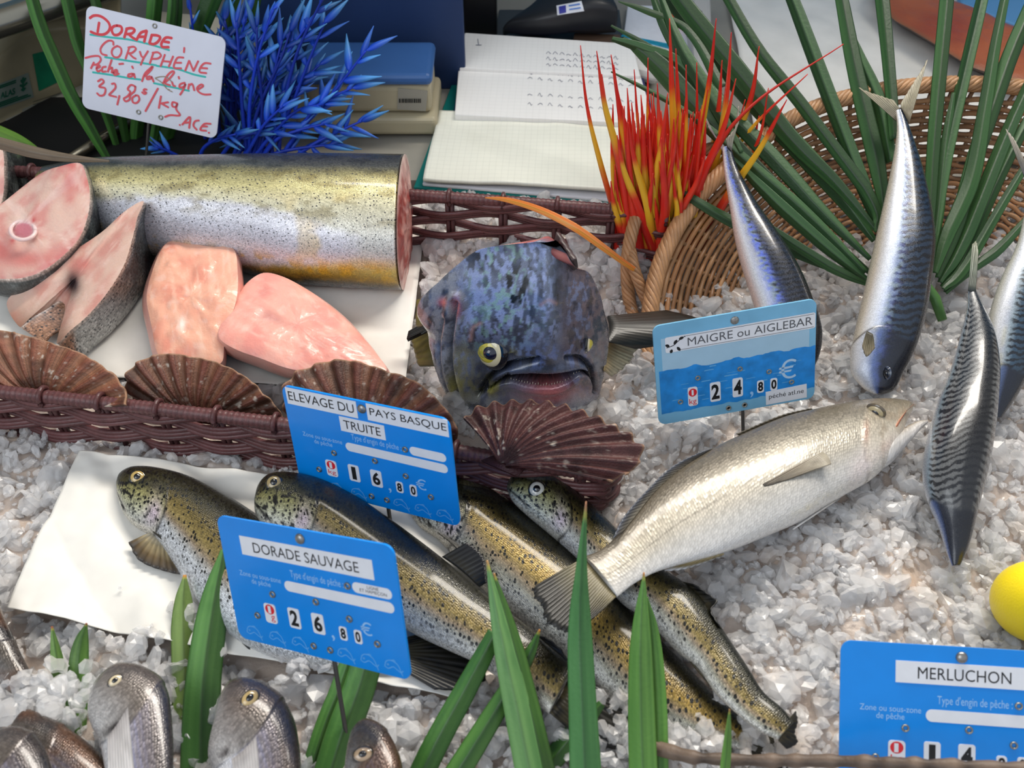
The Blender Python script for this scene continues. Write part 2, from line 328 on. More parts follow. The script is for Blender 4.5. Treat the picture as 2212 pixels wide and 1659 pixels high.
# ---------------- leaves ----------------
M_LEAF=mat('green_leaf',attr=True,rough=.42,spec=.5,bump=.15,bs=500)
def blade(name,pts,w,z,cA,cB,parent=None,fold=.35,twist=0.,tipc=None,tipl=.06,split=0.,N=60,label=None,cat=None,group=None,pl=None,zo=0.,m=None,cut=False,hl=0.,hr=0.,seed=0,depthf=None):
    pts=np.asarray(pts,float);k=len(pts)
    if pl is not None:D=np.stack([PP(p[0],p[1],(pl[0]+pl[1]*(zo+(z[i] if np.ndim(z) else z)),pl[1])) for i,p in enumerate(pts)])
    elif depthf is not None:D=np.stack([depthf(p[0],p[1]) for p in pts])
    else:
        zz=np.interp(np.linspace(0,1,k),np.linspace(0,1,np.size(z)),np.atleast_1d(z));D=P(pts[:,0],pts[:,1],zz)
    q=crs(np.column_stack([D,np.interp(np.linspace(0,1,k),np.linspace(0,1,len(w)),w)]),N)
    C=q[:,:3];dep=(C-CAM)@FW;wd=np.maximum(q[:,3],.4)*dep/F/2
    T=nrm(np.gradient(C,axis=0));vd=nrm(CAM-C);S=nrm(np.cross(T,vd));Nn=nrm(np.cross(S,T));Nn=Nn*np.sign((Nn*vd).sum(1))[:,None]
    tw=np.interp(np.linspace(0,1,N),np.linspace(0,1,np.size(twist)),np.atleast_1d(twist))[:,None]
    S,Nn=S*np.cos(tw)+Nn*np.sin(tw),Nn*np.cos(tw)-S*np.sin(tw)
    x=np.linspace(-1,1,15);V=C[:,None]+S[:,None]*(x[None]*wd[:,None])[...,None]+Nn[:,None]*((np.abs(x)-.5)[None]*-fold*wd[:,None])[...,None]
    u=np.linspace(0,1,N)[:,None]+0*x
    st=noise(np.stack([x*4.3+seed*7.1,0*x],1),1,seed+3)[None]*.55+noise(np.stack([u*14,x[None]*6+0*u],-1),1,seed)*.25
    c=mix(lin(cA)*np.ones(V.shape),lin(cB),.15+.95*st)
    c=c*(1-.3*np.exp(-(x/.10)**2))[None,:,None]*np.where(x<0,1+hl,1+hr)[None,:,None]  # fold shading painted in
    if tipc is not None:
        tt=sm(1-tipl,1-tipl*.4,u+.02*(noise(np.stack([x*5,0*x],1),1,seed)[None]-.5));c=mix(c,lin(tipc),tt);c=mix(c,lin((170,160,70)),.7*np.exp(-((u-(1-tipl))/(.35*tipl))**2))
    o=mesh(name,V.reshape(-1,3),gridF(N,15),m or M_LEAF,parent,c.reshape(-1,3));solid(o,.0005,0)
    if label:tag(o,label,cat,group)
    return o
# ---------------- text / strokes in a local frame ----------------
class Frame:
    def __init__(s,x,scale=1e-3):
        t=np.array(x[:3]);w=np.array(x[3:]);a=np.linalg.norm(w);k=w/a;K=np.array([[0,-k[2],k[1]],[k[2],0,-k[0]],[-k[1],k[0],0]])
        s.M=np.eye(3)+math.sin(a)*K+(1-math.cos(a))*K@K;s.t=t;s.k=scale
    def pt(s,u,v,w=0.):
        u,v,w=np.broadcast_arrays(np.asarray(u,float),v,w);return s.t+s.k*(u[...,None]*s.M[:,0]-w[...,None]*s.M[:,1]+v[...,None]*s.M[:,2])
    def px(s,x,y):
        p=PP(x,y,(s.t,s.M[:,1]))-s.t;return p@s.M[:,0]/s.k,p@s.M[:,2]/s.k
def rrect(u0,v0,u1,v1,r,k=6):
    o=[];r=min(r,(u1-u0)/2-1e-6,(v1-v0)/2-1e-6)
    for cx,cy,a in((u1-r,v1-r,0),(u0+r,v1-r,90),(u0+r,v0+r,180),(u1-r,v0+r,270)):
        for i in range(k+1):
            t=math.radians(a+90*i/k);o.append((cx+r*math.cos(t),cy+r*math.sin(t)))
    return np.array(o)
def plate(fr,name,uv,w0,w1,m,parent,col=None,smooth=False):
    n=len(uv);V=np.vstack([fr.pt(uv[:,0],uv[:,1],w1),fr.pt(uv[:,0],uv[:,1],w0)])
    Fc=[list(range(n)),list(range(2*n-1,n-1,-1))]+[[i,n+i,n+(i+1)%n,(i+1)%n] for i in range(n)]
    return mesh(name,V,Fc,m,parent,col,None,smooth)
def text(fr,name,s,box,w,m,parent,bold=0.,sp=1.,fit=True,lines=1.):
    cu=bpy.data.curves.new('glyphs','FONT');cu.body=s;cu.offset=bold;cu.space_character=sp;cu.space_line=lines;cu.resolution_u=3;cu.align_x='CENTER'
    ob=bpy.data.objects.new('glyphs',cu);COL.objects.link(ob);dg=bpy.context.evaluated_depsgraph_get();dg.update()
    me=bpy.data.meshes.new_from_object(ob.evaluated_get(dg));bpy.data.objects.remove(ob)
    V=np.array([v.co[:] for v in me.vertices]);lo,hi=V[:,:2].min(0),V[:,:2].max(0);u0,v0,u1,v1=box
    U=(V[:,:2]-lo)/(hi-lo)*np.array([u1-u0,v1-v0])+np.array([u0,v0]);pt=fr.pt(U[:,0],U[:,1],w)
    me.vertices.foreach_set('co',pt.ravel());me.name=name;me.materials.clear();me.materials.append(m);me.update()
    return _link(bpy.data.objects.new(name,me),parent)
def strokes(fr,name,ss,wd,w,m,parent):
    mb=MB()
    for s in ss:
        s=np.asarray(s,float)
        p=crs(s,max(6,4*len(s))) if len(s)>2 else lnr(s,5)
        T=nrm(np.gradient(p,axis=0));Nn=np.stack([-T[:,1],T[:,0]],1);h=wd/2
        p=np.vstack([p[0]-T[0]*h*.6,p,p[-1]+T[-1]*h*.6]);Nn=np.vstack([Nn[0]*.5,Nn,Nn[-1]*.5])
        a=p+Nn*h;b=p-Nn*h;n=len(p);V=np.vstack([fr.pt(a[:,0],a[:,1],w),fr.pt(b[:,0],b[:,1],w)])
        mb.add(V,[[i,n+i,n+i+1,i+1] for i in range(n-1)]);w+=.004
    return mb.build(name,m,parent,False)
def rivet(fr,name,u,v,r,h,m,parent,hole=None,w=.5):
    mb=MB();c=fr.pt(u,v,w);n=-fr.M[:,1]
    if hole is None:disc_dome(mb,c,n,r*1e-3,h*1e-3,lin((150,148,145)),k=24)
    else:
        k=20;a=np.arange(k)/k*2*math.pi;prof=[(1,0),(1,.6),(.85,1),(.6,.8),(.5,.2),(.5,-.3)];V=[]
        for rr,hh in prof:V+= [c+r*1e-3*rr*(math.cos(t)*fr.M[:,0]+math.sin(t)*fr.M[:,2])+n*h*1e-3*hh for t in a]
        mb.add(np.array(V),gridF(len(prof),k,True),lin((150,148,140)))
        V=[c+r*.52e-3*(math.cos(t)*fr.M[:,0]+math.sin(t)*fr.M[:,2])-n*h*.1e-3 for t in a];mb.add(np.array(V),[list(range(k))],lin(hole))
    return mb.build(name,m,parent)
M_STEEL=mat('dull_steel',attr=True,rough=.3,metal=.85)
M_WHITE=mat('white_label',(224,226,232),rough=.35,vary=.03,vs=150);M_BLACK=mat('black_ink',(16,17,20),rough=.5);M_RED=mat('red_print',(214,36,48),rough=.45)
M_PBLUE=mat('pale_blue_print',(150,196,240),rough=.45);M_PBLUE2=mat('faint_blue_print',(92,165,232),rough=.45)
M_BLUE=mat('blue_plastic',(0,134,226),rough=.3,vary=.04,vs=60,coat=.1);M_PIN=mat('steel_pin',(90,88,86),rough=.35,metal=.8)
def pin(fr,u,v0,root,m=M_PIN):
    a=fr.pt(u,v0+8,-.9);g=fr.pt(u,v0,-.9);d=g-a;d=nrm(d);b=g+d*max(.012,(g[2]+.012)/max(.2,-d[2]));mb=MB();mb.tube(np.array([a,g,(g+b)/2,b]),.0011,8);mb.build('pin',m,root)
EM=[[(-4.6,-1.2),(-3.2,2.4),(0,3.6),(3.4,1.6),(5.0,-3.2)],[(-4.6,-1.2),(-2.6,-2.2),(.6,-.4),(3.2,-2.2),(5.0,-3.2)],[(5.0,-3.2),(6.2,-1.6)],[(5.0,-3.2),(5.6,-5.2)],[(-2.9,.5),(-2.4,.9),(-2.1,.3),(-2.7,.1),(-2.9,.5)],[(-.6,3.4),(1.6,4.2),(2.2,2.6)]]
def bluetag(label,x,strips,digits,extra=None,fish_from=0,kgw=False,pinu=2.,k=1e-3):
    fr=Frame(x,k);root=thing('price_tag',label,'price tag','blue plastic price tags');plate(fr,'board',rrect(-52.5,-33.75,52.5,33.75,5),-.8,.4,M_BLUE,root)
    for i,(b,tb,s) in enumerate(strips):
        uv=np.array([(b[0],b[1]),(b[2],b[1]),(b[2],b[3]),(b[0],b[3])],float)
        o=plate(fr,'name_strip',uv,.4,.6,M_WHITE,root);text(fr,'lettering',s,tb,.66,M_BLACK,o)
    rivet(fr,'rivet',-.4,29.2,2.6,1.6,M_STEEL,root,w=.55)
    for u,v in((23.7,9.3),(-24,-3.9),(3,-2.8),(21.8,-8.1),(-36.7,-17.9),(-3,-27.7),(7.1,-27.7),(36.2,-18.1)):rivet(fr,'eyelet',u,v,1.75,.9,M_STEEL,root,hole=(20,30,50),w=.4)
    text(fr,'printed_lettering','Zone ou sous-zone\nde pêche',(-43.8,-1.2,-17.3,5.8),.46,M_PBLUE,root,bold=0,lines=.85)
    text(fr,'printed_lettering','Type d\'engin de pêche :',(-10.5,6.6,21.2,11.6),.46,M_PBLUE,root,bold=0)
    plate(fr,'blank_field',rrect(-15.3,-.3,48.6,5.2,2.7),.4,.5,M_WHITE,root)
    f=plate(fr,'blank_field',rrect(26.3,6.6,48.4,12,2.7),.4,.5,M_WHITE,root)
    if extra:text(fr,'lettering',extra,(30.5,7.4,45.5,11.4),.56,M_BLACK,f,lines=.9)
    k=plate(fr,'kilo_tile',rrect(-31.3,-20.4,-23.9,-9.7,1.6),.4,.75,M_WHITE,root)
    a=np.arange(24)/24*2*math.pi;plate(fr,'red_disc',np.stack([-27.6+2.9*np.cos(a),-12.8+2.7*np.sin(a)],1),.75,.78,M_RED,k)
    text(fr,'lettering','1',(-28.7,-14.9,-26.9,-10.9),.82,M_WHITE,k,bold=0);text(fr,'lettering','g' if kgw else 'kg',(-27.6 if kgw else -30.2,-19.7,-25.0,-16.0),.8,M_RED,k,bold=0)
    for ch,bx in zip(digits,((-16,-20.1,-8.9,-9.2),(-1.4,-20.1,5.8,-9.2),(14.6,-20.3,19.0,-13.1),(23.3,-20.3,27.6,-13.1))):
        t=plate(fr,'digit_tile',rrect(*bx,1.2),.4,.75,M_WHITE,root);wd=bx[2]-bx[0];ht=bx[3]-bx[1];q=.3 if ch=='1' else .16
        text(fr,'digit',ch,(bx[0]+wd*q,bx[1]+ht*.12,bx[2]-wd*q,bx[3]-ht*.1),.82,M_BLACK,t,bold=.035)
    text(fr,'comma',',',(9.2,-22.4,11,-19.2),.46,M_PBLUE,root,bold=0);text(fr,'euro_sign','€',(27.6,-14.9,34,-8),.46,M_PBLUE,root,bold=0)
    for u in(-42,-27,-12.5,15.5,29.1,42.8):strokes(fr,'fish_emblem',[[(u+p[0]*.95,-28.2+p[1]*.8) for p in s] for s in EM],.5,.44,M_PBLUE2,root)
    pin(fr,pinu,-33.7,root);return root,fr
# ---------------- setting ----------------
mb=MB();mb.box((-1.1,-.5,-.12),(1.1,.215,-.03),lin((190,190,188)));o=mb.build('stall_counter',mat('stall_counter',attr=True,rough=.5),smooth=False)
tag(o,'pale stall counter carrying the bed of crushed ice','counter')
mb=MB();mb.box((-1.1,.2155,-.12),(1.1,.53,.0),lin((150,146,136)));o=mb.build('worktop',mat('worktop',attr=True,rough=.45,vary=.06,vs=30),smooth=False)
tag(o,'grey-beige worktop behind the fish stall','counter')
mb=MB();mb.box((-1.2,.53,-.3),(1.2,.55,.7));o=mb.build('wall_back',mat('wall_teal',(70,120,152),rough=.6,vary=.08,vs=8),smooth=False);tag(o,'blue painted back wall of the shop','wall',kind='structure')
mb=MB();mb.box((-1.2,-2.2,-.93),(1.2,.55,-.9));o=mb.build('floor',mat('floor_grey',(120,118,114),rough=.7),smooth=False);tag(o,'grey shop floor under the stall','floor',kind='structure')
mb=MB();mb.box((-1.05,-.48,-.9),(1.05,.5,-.12));o=mb.build('stall_base',mat('stall_base',(150,150,150),rough=.6),smooth=False);o.name='support_cabinet';tag(o,'plain cabinet carrying the stall counter','cabinet')
# ---------------- ice ----------------
def inpoly(x,y,p):
    p=np.asarray(p,float);r=np.zeros(np.shape(x),bool);j=len(p)-1
    for i in range(len(p)):
        c=((p[i,1]>y)!=(p[j,1]>y))&(x<(p[j,0]-p[i,0])*(y-p[i,1])/(p[j,1]-p[i,1]+1e-12)+p[i,0]);r^=c;j=i
    return r
PAPER_T=[(-160,395),(880,420),(924,470),(928,545),(900,680),(872,815),(600,835),(-160,800)]
PAPER_F=[(172,976),(640,1026),(1075,1085),(1300,1250),(1012,1516),(690,1490),(300,1405),(18,1318)]
def icez(x,y):
    p=np.stack([x,y],-1);z=.010*(fbm(p,22,1)-.5)+.010*(fbm(p,62,4,2)-.5)
    def g(cx,cy,s,h):c=P(cx,cy,0);return h*np.exp(-((x-c[0])**2+(y-c[1])**2)/(2*s*s))
    z=z+g(1750,1330,.055,.011)+g(1840,1010,.05,.006)+g(1000,540,.05,.008)+g(1200,540,.05,.008)+g(1330,560,.03,.012)+g(300,930,.06,.003)+g(1380,900,.04,.007)-g(1500,1250,.02,.003)+g(1950,700,.05,.004)
    return z
xs=np.linspace(-.48,.48,330);ys=np.linspace(-.38,.213,230);X,Y=np.meshgrid(xs,ys);Z=icez(X,Y)-.003
BACK=[(-400,250),(-400,350),(880,412),(1380,446),(1380,250)]
px,py=proj(np.stack([X,Y,Z],-1));Z-=.03*inpoly(px,py,BACK)+.010*inpoly(px,py,PAPER_T)+.006*inpoly(px,py,PAPER_F)
V=np.stack([X,Y,Z],-1).reshape(-1,3)
def icemat(name,tr,rough,col,bump):
    m=mat(name,col,rough=rough,trans=tr,ior=1.31,bump=bump,bs=330,spec=.5);n=m.node_tree;b=n.nodes['Principled BSDF']
    g=n.nodes.new('ShaderNodeNewGeometry');t=n.nodes.new('ShaderNodeTexNoise');t.inputs['Scale'].default_value=26;t.inputs['Detail'].default_value=5;n.links.new(g.outputs['Position'],t.inputs['Vector'])
    r=n.nodes.new('ShaderNodeValToRGB');c=lin(col);ramp(r.color_ramp,[(.3,c*.86),(.55,c),(.67,c*np.array([1.0,.95,.9])),(.78,c*np.array([.95,.82,.7]))]);n.links.new(t.outputs[0],r.inputs[0]);n.links.new(r.outputs[0],b.inputs['Base Color']);return m
M_ICEB=icemat('ice_bed',.0,.3,(190,176,166),.9);M_ICE=icemat('ice_chip',.45,.15,(252,251,251),.5)
M_ICE.node_tree.nodes['Principled BSDF'].inputs['Alpha'].default_value=.6
for _m,_w in((M_ICE,.0),(M_ICEB,.4)):
    _b=_m.node_tree.nodes['Principled BSDF'];_b.inputs['Subsurface Weight'].default_value=_w;_b.inputs['Subsurface Radius'].default_value=(.010,.010,.011);_b.inputs['Subsurface Scale'].default_value=1.;_b.inputs['Coat Weight'].default_value=.4;_b.inputs['Coat Roughness'].default_value=.05
o=mesh('ice_bed',V,gridF(len(ys),len(xs)),M_ICEB);tag(o,'bed of packed crushed ice under the fish','ice',kind='stuff')
def ico(sub):
    t=(1+5**.5)/2;V=[(-1,t,0),(1,t,0),(-1,-t,0),(1,-t,0),(0,-1,t),(0,1,t),(0,-1,-t),(0,1,-t),(t,0,-1),(t,0,1),(-t,0,-1),(-t,0,1)]
    Fc=[(0,11,5),(0,5,1),(0,1,7),(0,7,10),(0,10,11),(1,5,9),(5,11,4),(11,10,2),(10,7,6),(7,1,8),(3,9,4),(3,4,2),(3,2,6),(3,6,8),(3,8,9),(4,9,5),(2,4,11),(6,2,10),(8,6,7),(9,8,1)]
    V=[np.array(v)/np.linalg.norm(v) for v in V]
    for _ in range(sub):
        mid={};nf=[]
        def gm(a,b):
            k=(min(a,b),max(a,b))
            if k not in mid:v=V[a]+V[b];V.append(v/np.linalg.norm(v));mid[k]=len(V)-1
            return mid[k]
        for a,b,c in Fc:
            x,y,z=gm(a,b),gm(b,c),gm(c,a);nf+=[(a,x,z),(b,y,x),(c,z,y),(x,y,z)]
        Fc=nf
    return np.array(V),np.array(Fc)
def chips(n,pos,rad,seed,sub=1):
    r=np.random.default_rng(seed);U,Fc=ico(sub);k=len(U)
    sc=rad[:,None]*r.uniform(.5,1.25,(n,3));sc[:,2]*=r.uniform(.45,.9,n)
    q=r.normal(size=(n,4));q/=np.linalg.norm(q,axis=1)[:,None];w,x,y,z=q.T
    R=np.stack([1-2*(y*y+z*z),2*(x*y-z*w),2*(x*z+y*w),2*(x*y+z*w),1-2*(x*x+z*z),2*(y*z-x*w),2*(x*z-y*w),2*(y*z+x*w),1-2*(x*x+y*y)],-1).reshape(n,3,3)
    jit=1+r.normal(0,.13,(n,k,1));V=U[None]*jit*sc[:,None];V=np.einsum('nij,nkj->nki',R,V)+pos[:,None]
    return V.reshape(-1,3),(Fc[None]+np.arange(n)[:,None,None]*k).reshape(-1,3)
n=34000;x=RNG.uniform(-.47,.47,n);y=RNG.uniform(-.33,.205,n);z=icez(x,y)
rad=RNG.gamma(2.6,.00125,n).clip(.0012,.0085)
pos=np.stack([x,y,z+RNG.uniform(-.004,.0016,n)],1);px,py=proj(pos)
k=~inpoly(px,py,PAPER_T)&~inpoly(px,py,BACK)&~inpoly(px,py,PAPER_F)&(px>-330)&(px<2540)
# keep the outside of the tray's front wall and the heap of papers clear
k&=~inpoly(px,py,[(-300,800),(618,880),(1000,940),(1310,1000),(1320,1085),(1000,1055),(618,990),(-300,885)])
pos=pos[k];rad=rad[k]
# loose pieces lying on the trout tails, the breams and the paper
sp=[]
for (cx,cy,s,m,zz) in ((1320,1560,60,34,.012),(1420,1590,70,40,.012),(1560,1600,60,22,.010),(1690,1600,40,18,.012),(1200,1560,60,40,.008),(1130,1590,80,50,.004),(60,1520,60,40,.02),(130,1500,50,26,.018),(250,1590,40,16,.012),(660,1440,30,14,.010),(430,1310,90,10,.008),(300,1370,60,10,.008),(1000,1570,90,50,.0)):
    for i in range(m):sp.append(list(P(cx+random.gauss(0,s),cy+random.gauss(0,s*.5),zz)))
sp=np.array(sp);pos=np.vstack([pos,sp]);rad=np.r_[rad,RNG.gamma(5,.0008,len(sp)).clip(.002,.006)]
big=rad>.0032
V,Fc=chips(big.sum(),pos[big],rad[big],3,1);V2,F2=chips((~big).sum(),pos[~big],rad[~big]*1.25,4,0)
o=mesh('crushed_ice',np.vstack([V,V2]),np.vstack([Fc,F2+len(V)]),M_ICE,smooth=False);tag(o,'loose glassy pieces of crushed ice heaped around the fish','ice',kind='stuff')
# ---------------- dark wicker tray ----------------
M_WICK=mat('dark_wicker',attr=True,rough=.38,spec=.5,bump=.25,bs=700,vary=.18,vs=160)
WC=lin((92,56,56))
def wrapped(mb,p,r,col,n=420,turns=150):
    q=lnr(p,n);ph=np.linspace(0,turns*2*math.pi,n);c=col[None]*(.72+.4*(.5+.5*np.sin(ph)))[:,None];mb.tube(q,r*(1+.07*np.sin(ph)),10,c)
def wall(root,path,Dv,rows,pitch,part,seed):
    L=np.linalg.norm(np.diff(path,axis=0),axis=1).sum();ns=int(L/pitch);n=ns*8+1
    q=lnr(path,n);T=nrm(np.gradient(q,axis=0));Nn=nrm(np.cross(T,[0,0,1.]));mb=MB();r=np.random.default_rng(seed)
    for j in range(rows):
        for h in range(3):
            f=(j+.22+.28*h)/rows;amp=.0032*np.cos(np.arange(n)/8*math.pi+(j%2)*math.pi)
            slope=.0017*np.sin(np.arange(n)/8*math.pi+(j%2)*math.pi)
            p=q+np.asarray(Dv)*f+Nn*(amp+.0010*(h-1))[:,None]+np.array([0,0,1.])*(slope+.0006*r.normal(0,1,n).cumsum()*.05)[:,None]
            mb.tube(p,.0018*r.uniform(.9,1.1),6,WC*r.uniform(.75,1.25))
    mb.build(part,M_WICK,root)
    for i in range(ns+1):
        m2=MB();k=min(i*8,n-1);a=q[k]
        for s in(-.0016,.0016):
            m2.tube(np.array([a+T[k]*s,a+T[k]*s+np.asarray(Dv)*.5,a+T[k]*s+np.asarray(Dv)*1.02]),.0017,6,WC*.7)
        # loop of cane over the rim
        t=np.linspace(-.2*math.pi,1.2*math.pi,12);m2.tube(a+np.outer(np.cos(t),Nn[k])*.0052+np.outer(np.sin(t),[0,0,1])*.0052,.0016,6,WC*.8)
        m2.build('stake',M_WICK,root)
tray=thing('wicker_tray','long dark brown wicker tray holding the dolphinfish cuts and the fish head','tray')
fp=[(-150,830,.04),(0,846,.04),(309,880,.04),(618,917,.04),(985,975,.04),(1285,1024,.04),(1312,1032,.039),(1324,1016,.034),(1330,985,.020),(1338,930,-.01)]
fp=np.array([P(*p) for p in fp]);wall(tray,fp,(0,.004,-.050),6,.034,'front_weave',1)
mb=MB();wrapped(mb,fp,.0040,WC*1.05);mb.build('front_rim',M_WICK,tray)
bp=np.array([P(*p) for p in ((1440,470,.046),(1380,457,.048),(1100,436,.048),(890,421,.048),(300,385,.048),(-150,360,.048))])
wall(tray,bp,(0,-.004,-.060),7,.036,'back_weave',2)
mb=MB();wrapped(mb,bp,.0042,WC*1.1);mb.build('back_rim',M_WICK,tray)
# ---------------- paper under the fish ----------------
M_PAPER=mat('wet_paper',(230,227,220),rough=.55,vary=.07,vs=34)
def sheet(name,label,corners,z,n=90,wr=.002,m=None,seed=0,f=45,th=.0003,cat='paper'):
    c=np.array([P(a,b,z) for a,b in corners]);u=np.linspace(0,1,n)[:,None,None];v=np.linspace(0,1,n)[None,:,None]
    V=(c[0]*(1-v)+c[1]*v)*(1-u)+(c[3]*(1-v)+c[2]*v)*u
    V[...,2]+=wr*(fbm(V[...,:2],f,seed,3)-.5)*2+wr*.7*np.abs(np.sin(V[...,0]*60+V[...,1]*45+3*fbm(V[...,:2],12,seed+4)))
    o=mesh(name,V.reshape(-1,3),gridF(n,n),m or M_PAPER);solid(o,th);tag(o,label,cat);return o
sheet('paper_liner','white liner paper under the dolphinfish cuts in the wicker tray',[(-180,400),(925,440),(874,842),(-180,800)],.006,wr=.0012)
sheet('paper_sheet','damp white paper sheet on the ice under the trout',[(174,978),(1110,1090),(1014,1518),(18,1318)],.005,n=160,wr=.0036,seed=5,f=34)
# ---------------- light round basket ----------------
M_CANE=mat('light_cane',attr=True,rough=.42,spec=.5,vary=.15,vs=90,bump=.2,bs=600)
b0=P(1370,745,.004);BN=nrm(np.array([.05,-.55,1.]));BPL=(b0,BN)
rim=crs([(1392,790),(1398,715),(1416,600),(1450,515),(1500,437),(1551,383),(1605,335),(1690,270),(1770,232),(1860,206),(1960,190),(2080,184),(2200,192),(2330,222),(2440,275),(2530,360),(2580,470),(2600,620)],360)
rimP=PP(rim[:,0],rim[:,1],BPL);bc=PP(1985,655,BPL)
bask=thing('wicker_basket','round light cane basket lying tilted behind the mackerel','basket')
def bowl(r):return -.052*np.sin(np.clip(r,0,1)*math.pi/2)**.75
CC=lin((168,126,88))
mb=MB();rg=np.random.default_rng(5);NR=29
def bpt(i,r,off=0):
    p=rimP[i]*(1-r)+bc*r;return p+BN*(bowl(r)+off)
idx=np.arange(360);ST=9
for j in range(NR):
    r=.045+.72*(j/NR)**1.0;ph=(idx/ST*math.pi)+(j%2)*math.pi
    p=rimP*(1-r)+bc*r+BN*(bowl(r)+.0012*np.cos(ph))[:,None]
    mb.tube(p,(.00195-.0006*r),6,CC*rg.uniform(.6,1.1)*(np.array([1,.9,.82]) if j%3 else 1))
mb.build('weave',M_CANE,bask)
for i in range(4,360,ST):
    rr=np.linspace(.0,.97,24);p=np.array([bpt(i,r,-.0006) for r in rr]);m2=MB();m2.tube(p,.0016*(1-.4*rr),6,CC*.62);m2.build('stake',M_CANE,bask)
def rope(mb,p,R,r,k,turns,col,seed):
    q=crs(p,220);T=nrm(np.gradient(q,axis=0));A=nrm(np.cross(T,BN));B=np.cross(A,T);rg=np.random.default_rng(seed)
    for i in range(k):
        t=np.linspace(0,turns*2*math.pi,220)+i/k*2*math.pi;mb.tube(q+A*(R*np.cos(t))[:,None]+B*(R*np.sin(t))[:,None],r,7,col*rg.uniform(.85,1.18))
mb=MB();rope(mb,rimP+BN*.002,.0040,.0019,9,15,CC*1.05,1);mb.build('rim',M_CANE,bask)
hp=[(1372,700,.004),(1358,640,.010),(1355,562,.030),(1367,493,.043),(1391,430,.052),(1425,374,.060),(1475,340,.064),(1526,323,.066),(1572,322,.064),(1620,340,.055),(1650,330,.040)]
mb=MB();rope(mb,np.array([P(*p) for p in hp]),.0030,.0016,7,7,CC*1.08,2);mb.build('handle',M_CANE,bask)
hp=[(1362,540,.034),(1369,578,.030),(1388,630,.018),(1404,668,.010),(1412,700,.004)]
mb=MB();rope(mb,np.array([P(*p) for p in hp]),.0026,.0015,6,2,CC*1.02,3);mb.build('handle',M_CANE,bask)
# ---------------- dolphinfish trunk, steaks, fillets ----------------
M_TRUNK=skin('dolphinfish_skin',rough=.32,metal=.3,coat=.45,sc=9.,ss=.25,bump=.18,spots=(3.6,.27,.60,.95,(66,66,68)),glit=.22)
def trunk_col(S,d,side,V,px,py):
    n=fbm(V,55,1,4);n2=fbm(V*np.array([1,2.2,1]),120,2,3)
    dd=d+.05*(n-.5)
    c=bands(dd,[(0,(46,48,48)),(.10,(84,86,84)),(.17,(158,150,104)),(.27,(214,205,150)),(.36,(226,220,186)),(.48,(200,196,176)),(.62,(196,196,190)),(.74,(206,204,196)),(.84,(196,178,96)),(.91,(150,122,40)),(.96,(96,88,60)),(1,(150,150,150))])
    # bare silver-lilac patch low on the left, yellow blotches to the right
    pat=sm(.0,.05,.13-((px-470)/330)**2*.13-((py-500-.12*(px-470))/75)**2*.13+.05*(n2-.5));c=mix(c,lin((206,206,216)),pat*.9)
    yl=sm(.53,.66,fbm(V,38,9,4))*sm(500,760,px)*sm(.25,.4,d);c=mix(c,lin((212,178,78)),yl*.6);c=mix(c,lin((120,104,52)),.55*sm(.5,.68,fbm(V*np.array([1,2,2]),75,14,4))*sm(.1,.2,d)*sm(.62,.45,d))
    ye=sm(.45,.6,n2)*np.exp(-((d-.86)/.07)**2);c=mix(c,lin((205,165,40)),ye*.8)
    lo=sm(.93,.98,d)*sm(.4,.6,noise(V*np.array([.25,1,1]),500,4));c=mix(c,lin((40,38,30)),lo*.75);c=mix(c,lin((30,32,32)),.5*sm(.5,.7,fbm(V,150,6,2))*sm(.22,.1,d))
    c=mix(c,lin((190,80,70)),sm(866,882,px+8*(n-.5))*.55*sm(.5,.9,d))
    return c
T0=[(60,372,110,440),(100,362,150,480),(190,350,300,545),(300,345,420,576),(430,340,530,600),(560,336,640,628),(700,333,740,641),(800,333,810,646),(888,334,850,648)]
tr=fish('headless_dolphinfish','large silver and gold headless dolphinfish trunk lying along the tray','fish',T0,flat(.036),ratio=.52,roll=.80,N=300,Mr=200,colf=trunk_col,m=M_TRUNK)
E=tr['V'][-1];cE=E.mean(0);ax=nrm(tr['C'][-1]-tr['C'][-12]);r=(1-np.linspace(0,1,24))[:,None];V=cE+(E-cE)[None]*r[...,None]
V=V+ax*(.0012+.004*(1-r**2)+.0030*(fbm(V,160,3)-.5)*(1-r**6))[...,None]
n=fbm(V,120,8);c=mix(lin((206,150,140))*np.ones(V.shape),lin((160,72,66)),sm(.4,.65,n));c=mix(c,lin((120,30,30)),.8*np.exp(-((np.linalg.norm(V-(cE+np.array([0,.008,0])),axis=-1))/.012)**2));c=mix(c,lin((206,180,170)),sm(.9,1,r+0*n)*.6)
cf=mesh('cut_face',V.reshape(-1,3),gridF(24,200,True),M_FLESH,tr['root'],c.reshape(-1,3))
mb=MB();disc_dome(mb,cE+ax*.004+np.array([0,.010,.002]),ax,.007,.002,lin((214,176,160)),k=20);disc_dome(mb,cE+ax*.0055+np.array([0,.010,.002]),ax,.0035,.001,lin((130,50,50)),k=20);mb.build('backbone',M_FLESH,tr['root'])
def fleshcol(base,pink,streak,sk=3.,ang=0.,seed=0):
    def f(px,py,rd,V):
        x=px*math.cos(ang)+py*math.sin(ang);y=-px*math.sin(ang)+py*math.cos(ang)
        n=fbm(np.stack([x/150.,y/16.],-1),sk/2,seed,4);n2=fbm(V,70,seed+2,3)
        c=mix(lin(base)*np.ones(V.shape),lin(pink),sm(.35,.7,n2));c=mix(c,lin(streak),.55*sm(.55,.72,n))
        return mix(c,lin((238,206,192)),.35*sm(.6,.75,fbm(V,230,seed+7,2)))
    return f
def darkskin(px,py,q,S):
    n=fbm(S,140,4,3);c=mix(lin((52,54,54))*np.ones(S.shape),lin((92,98,98)),sm(.4,.7,n))
    return mix(c,lin((228,208,196)),sm(.10,.0,q))
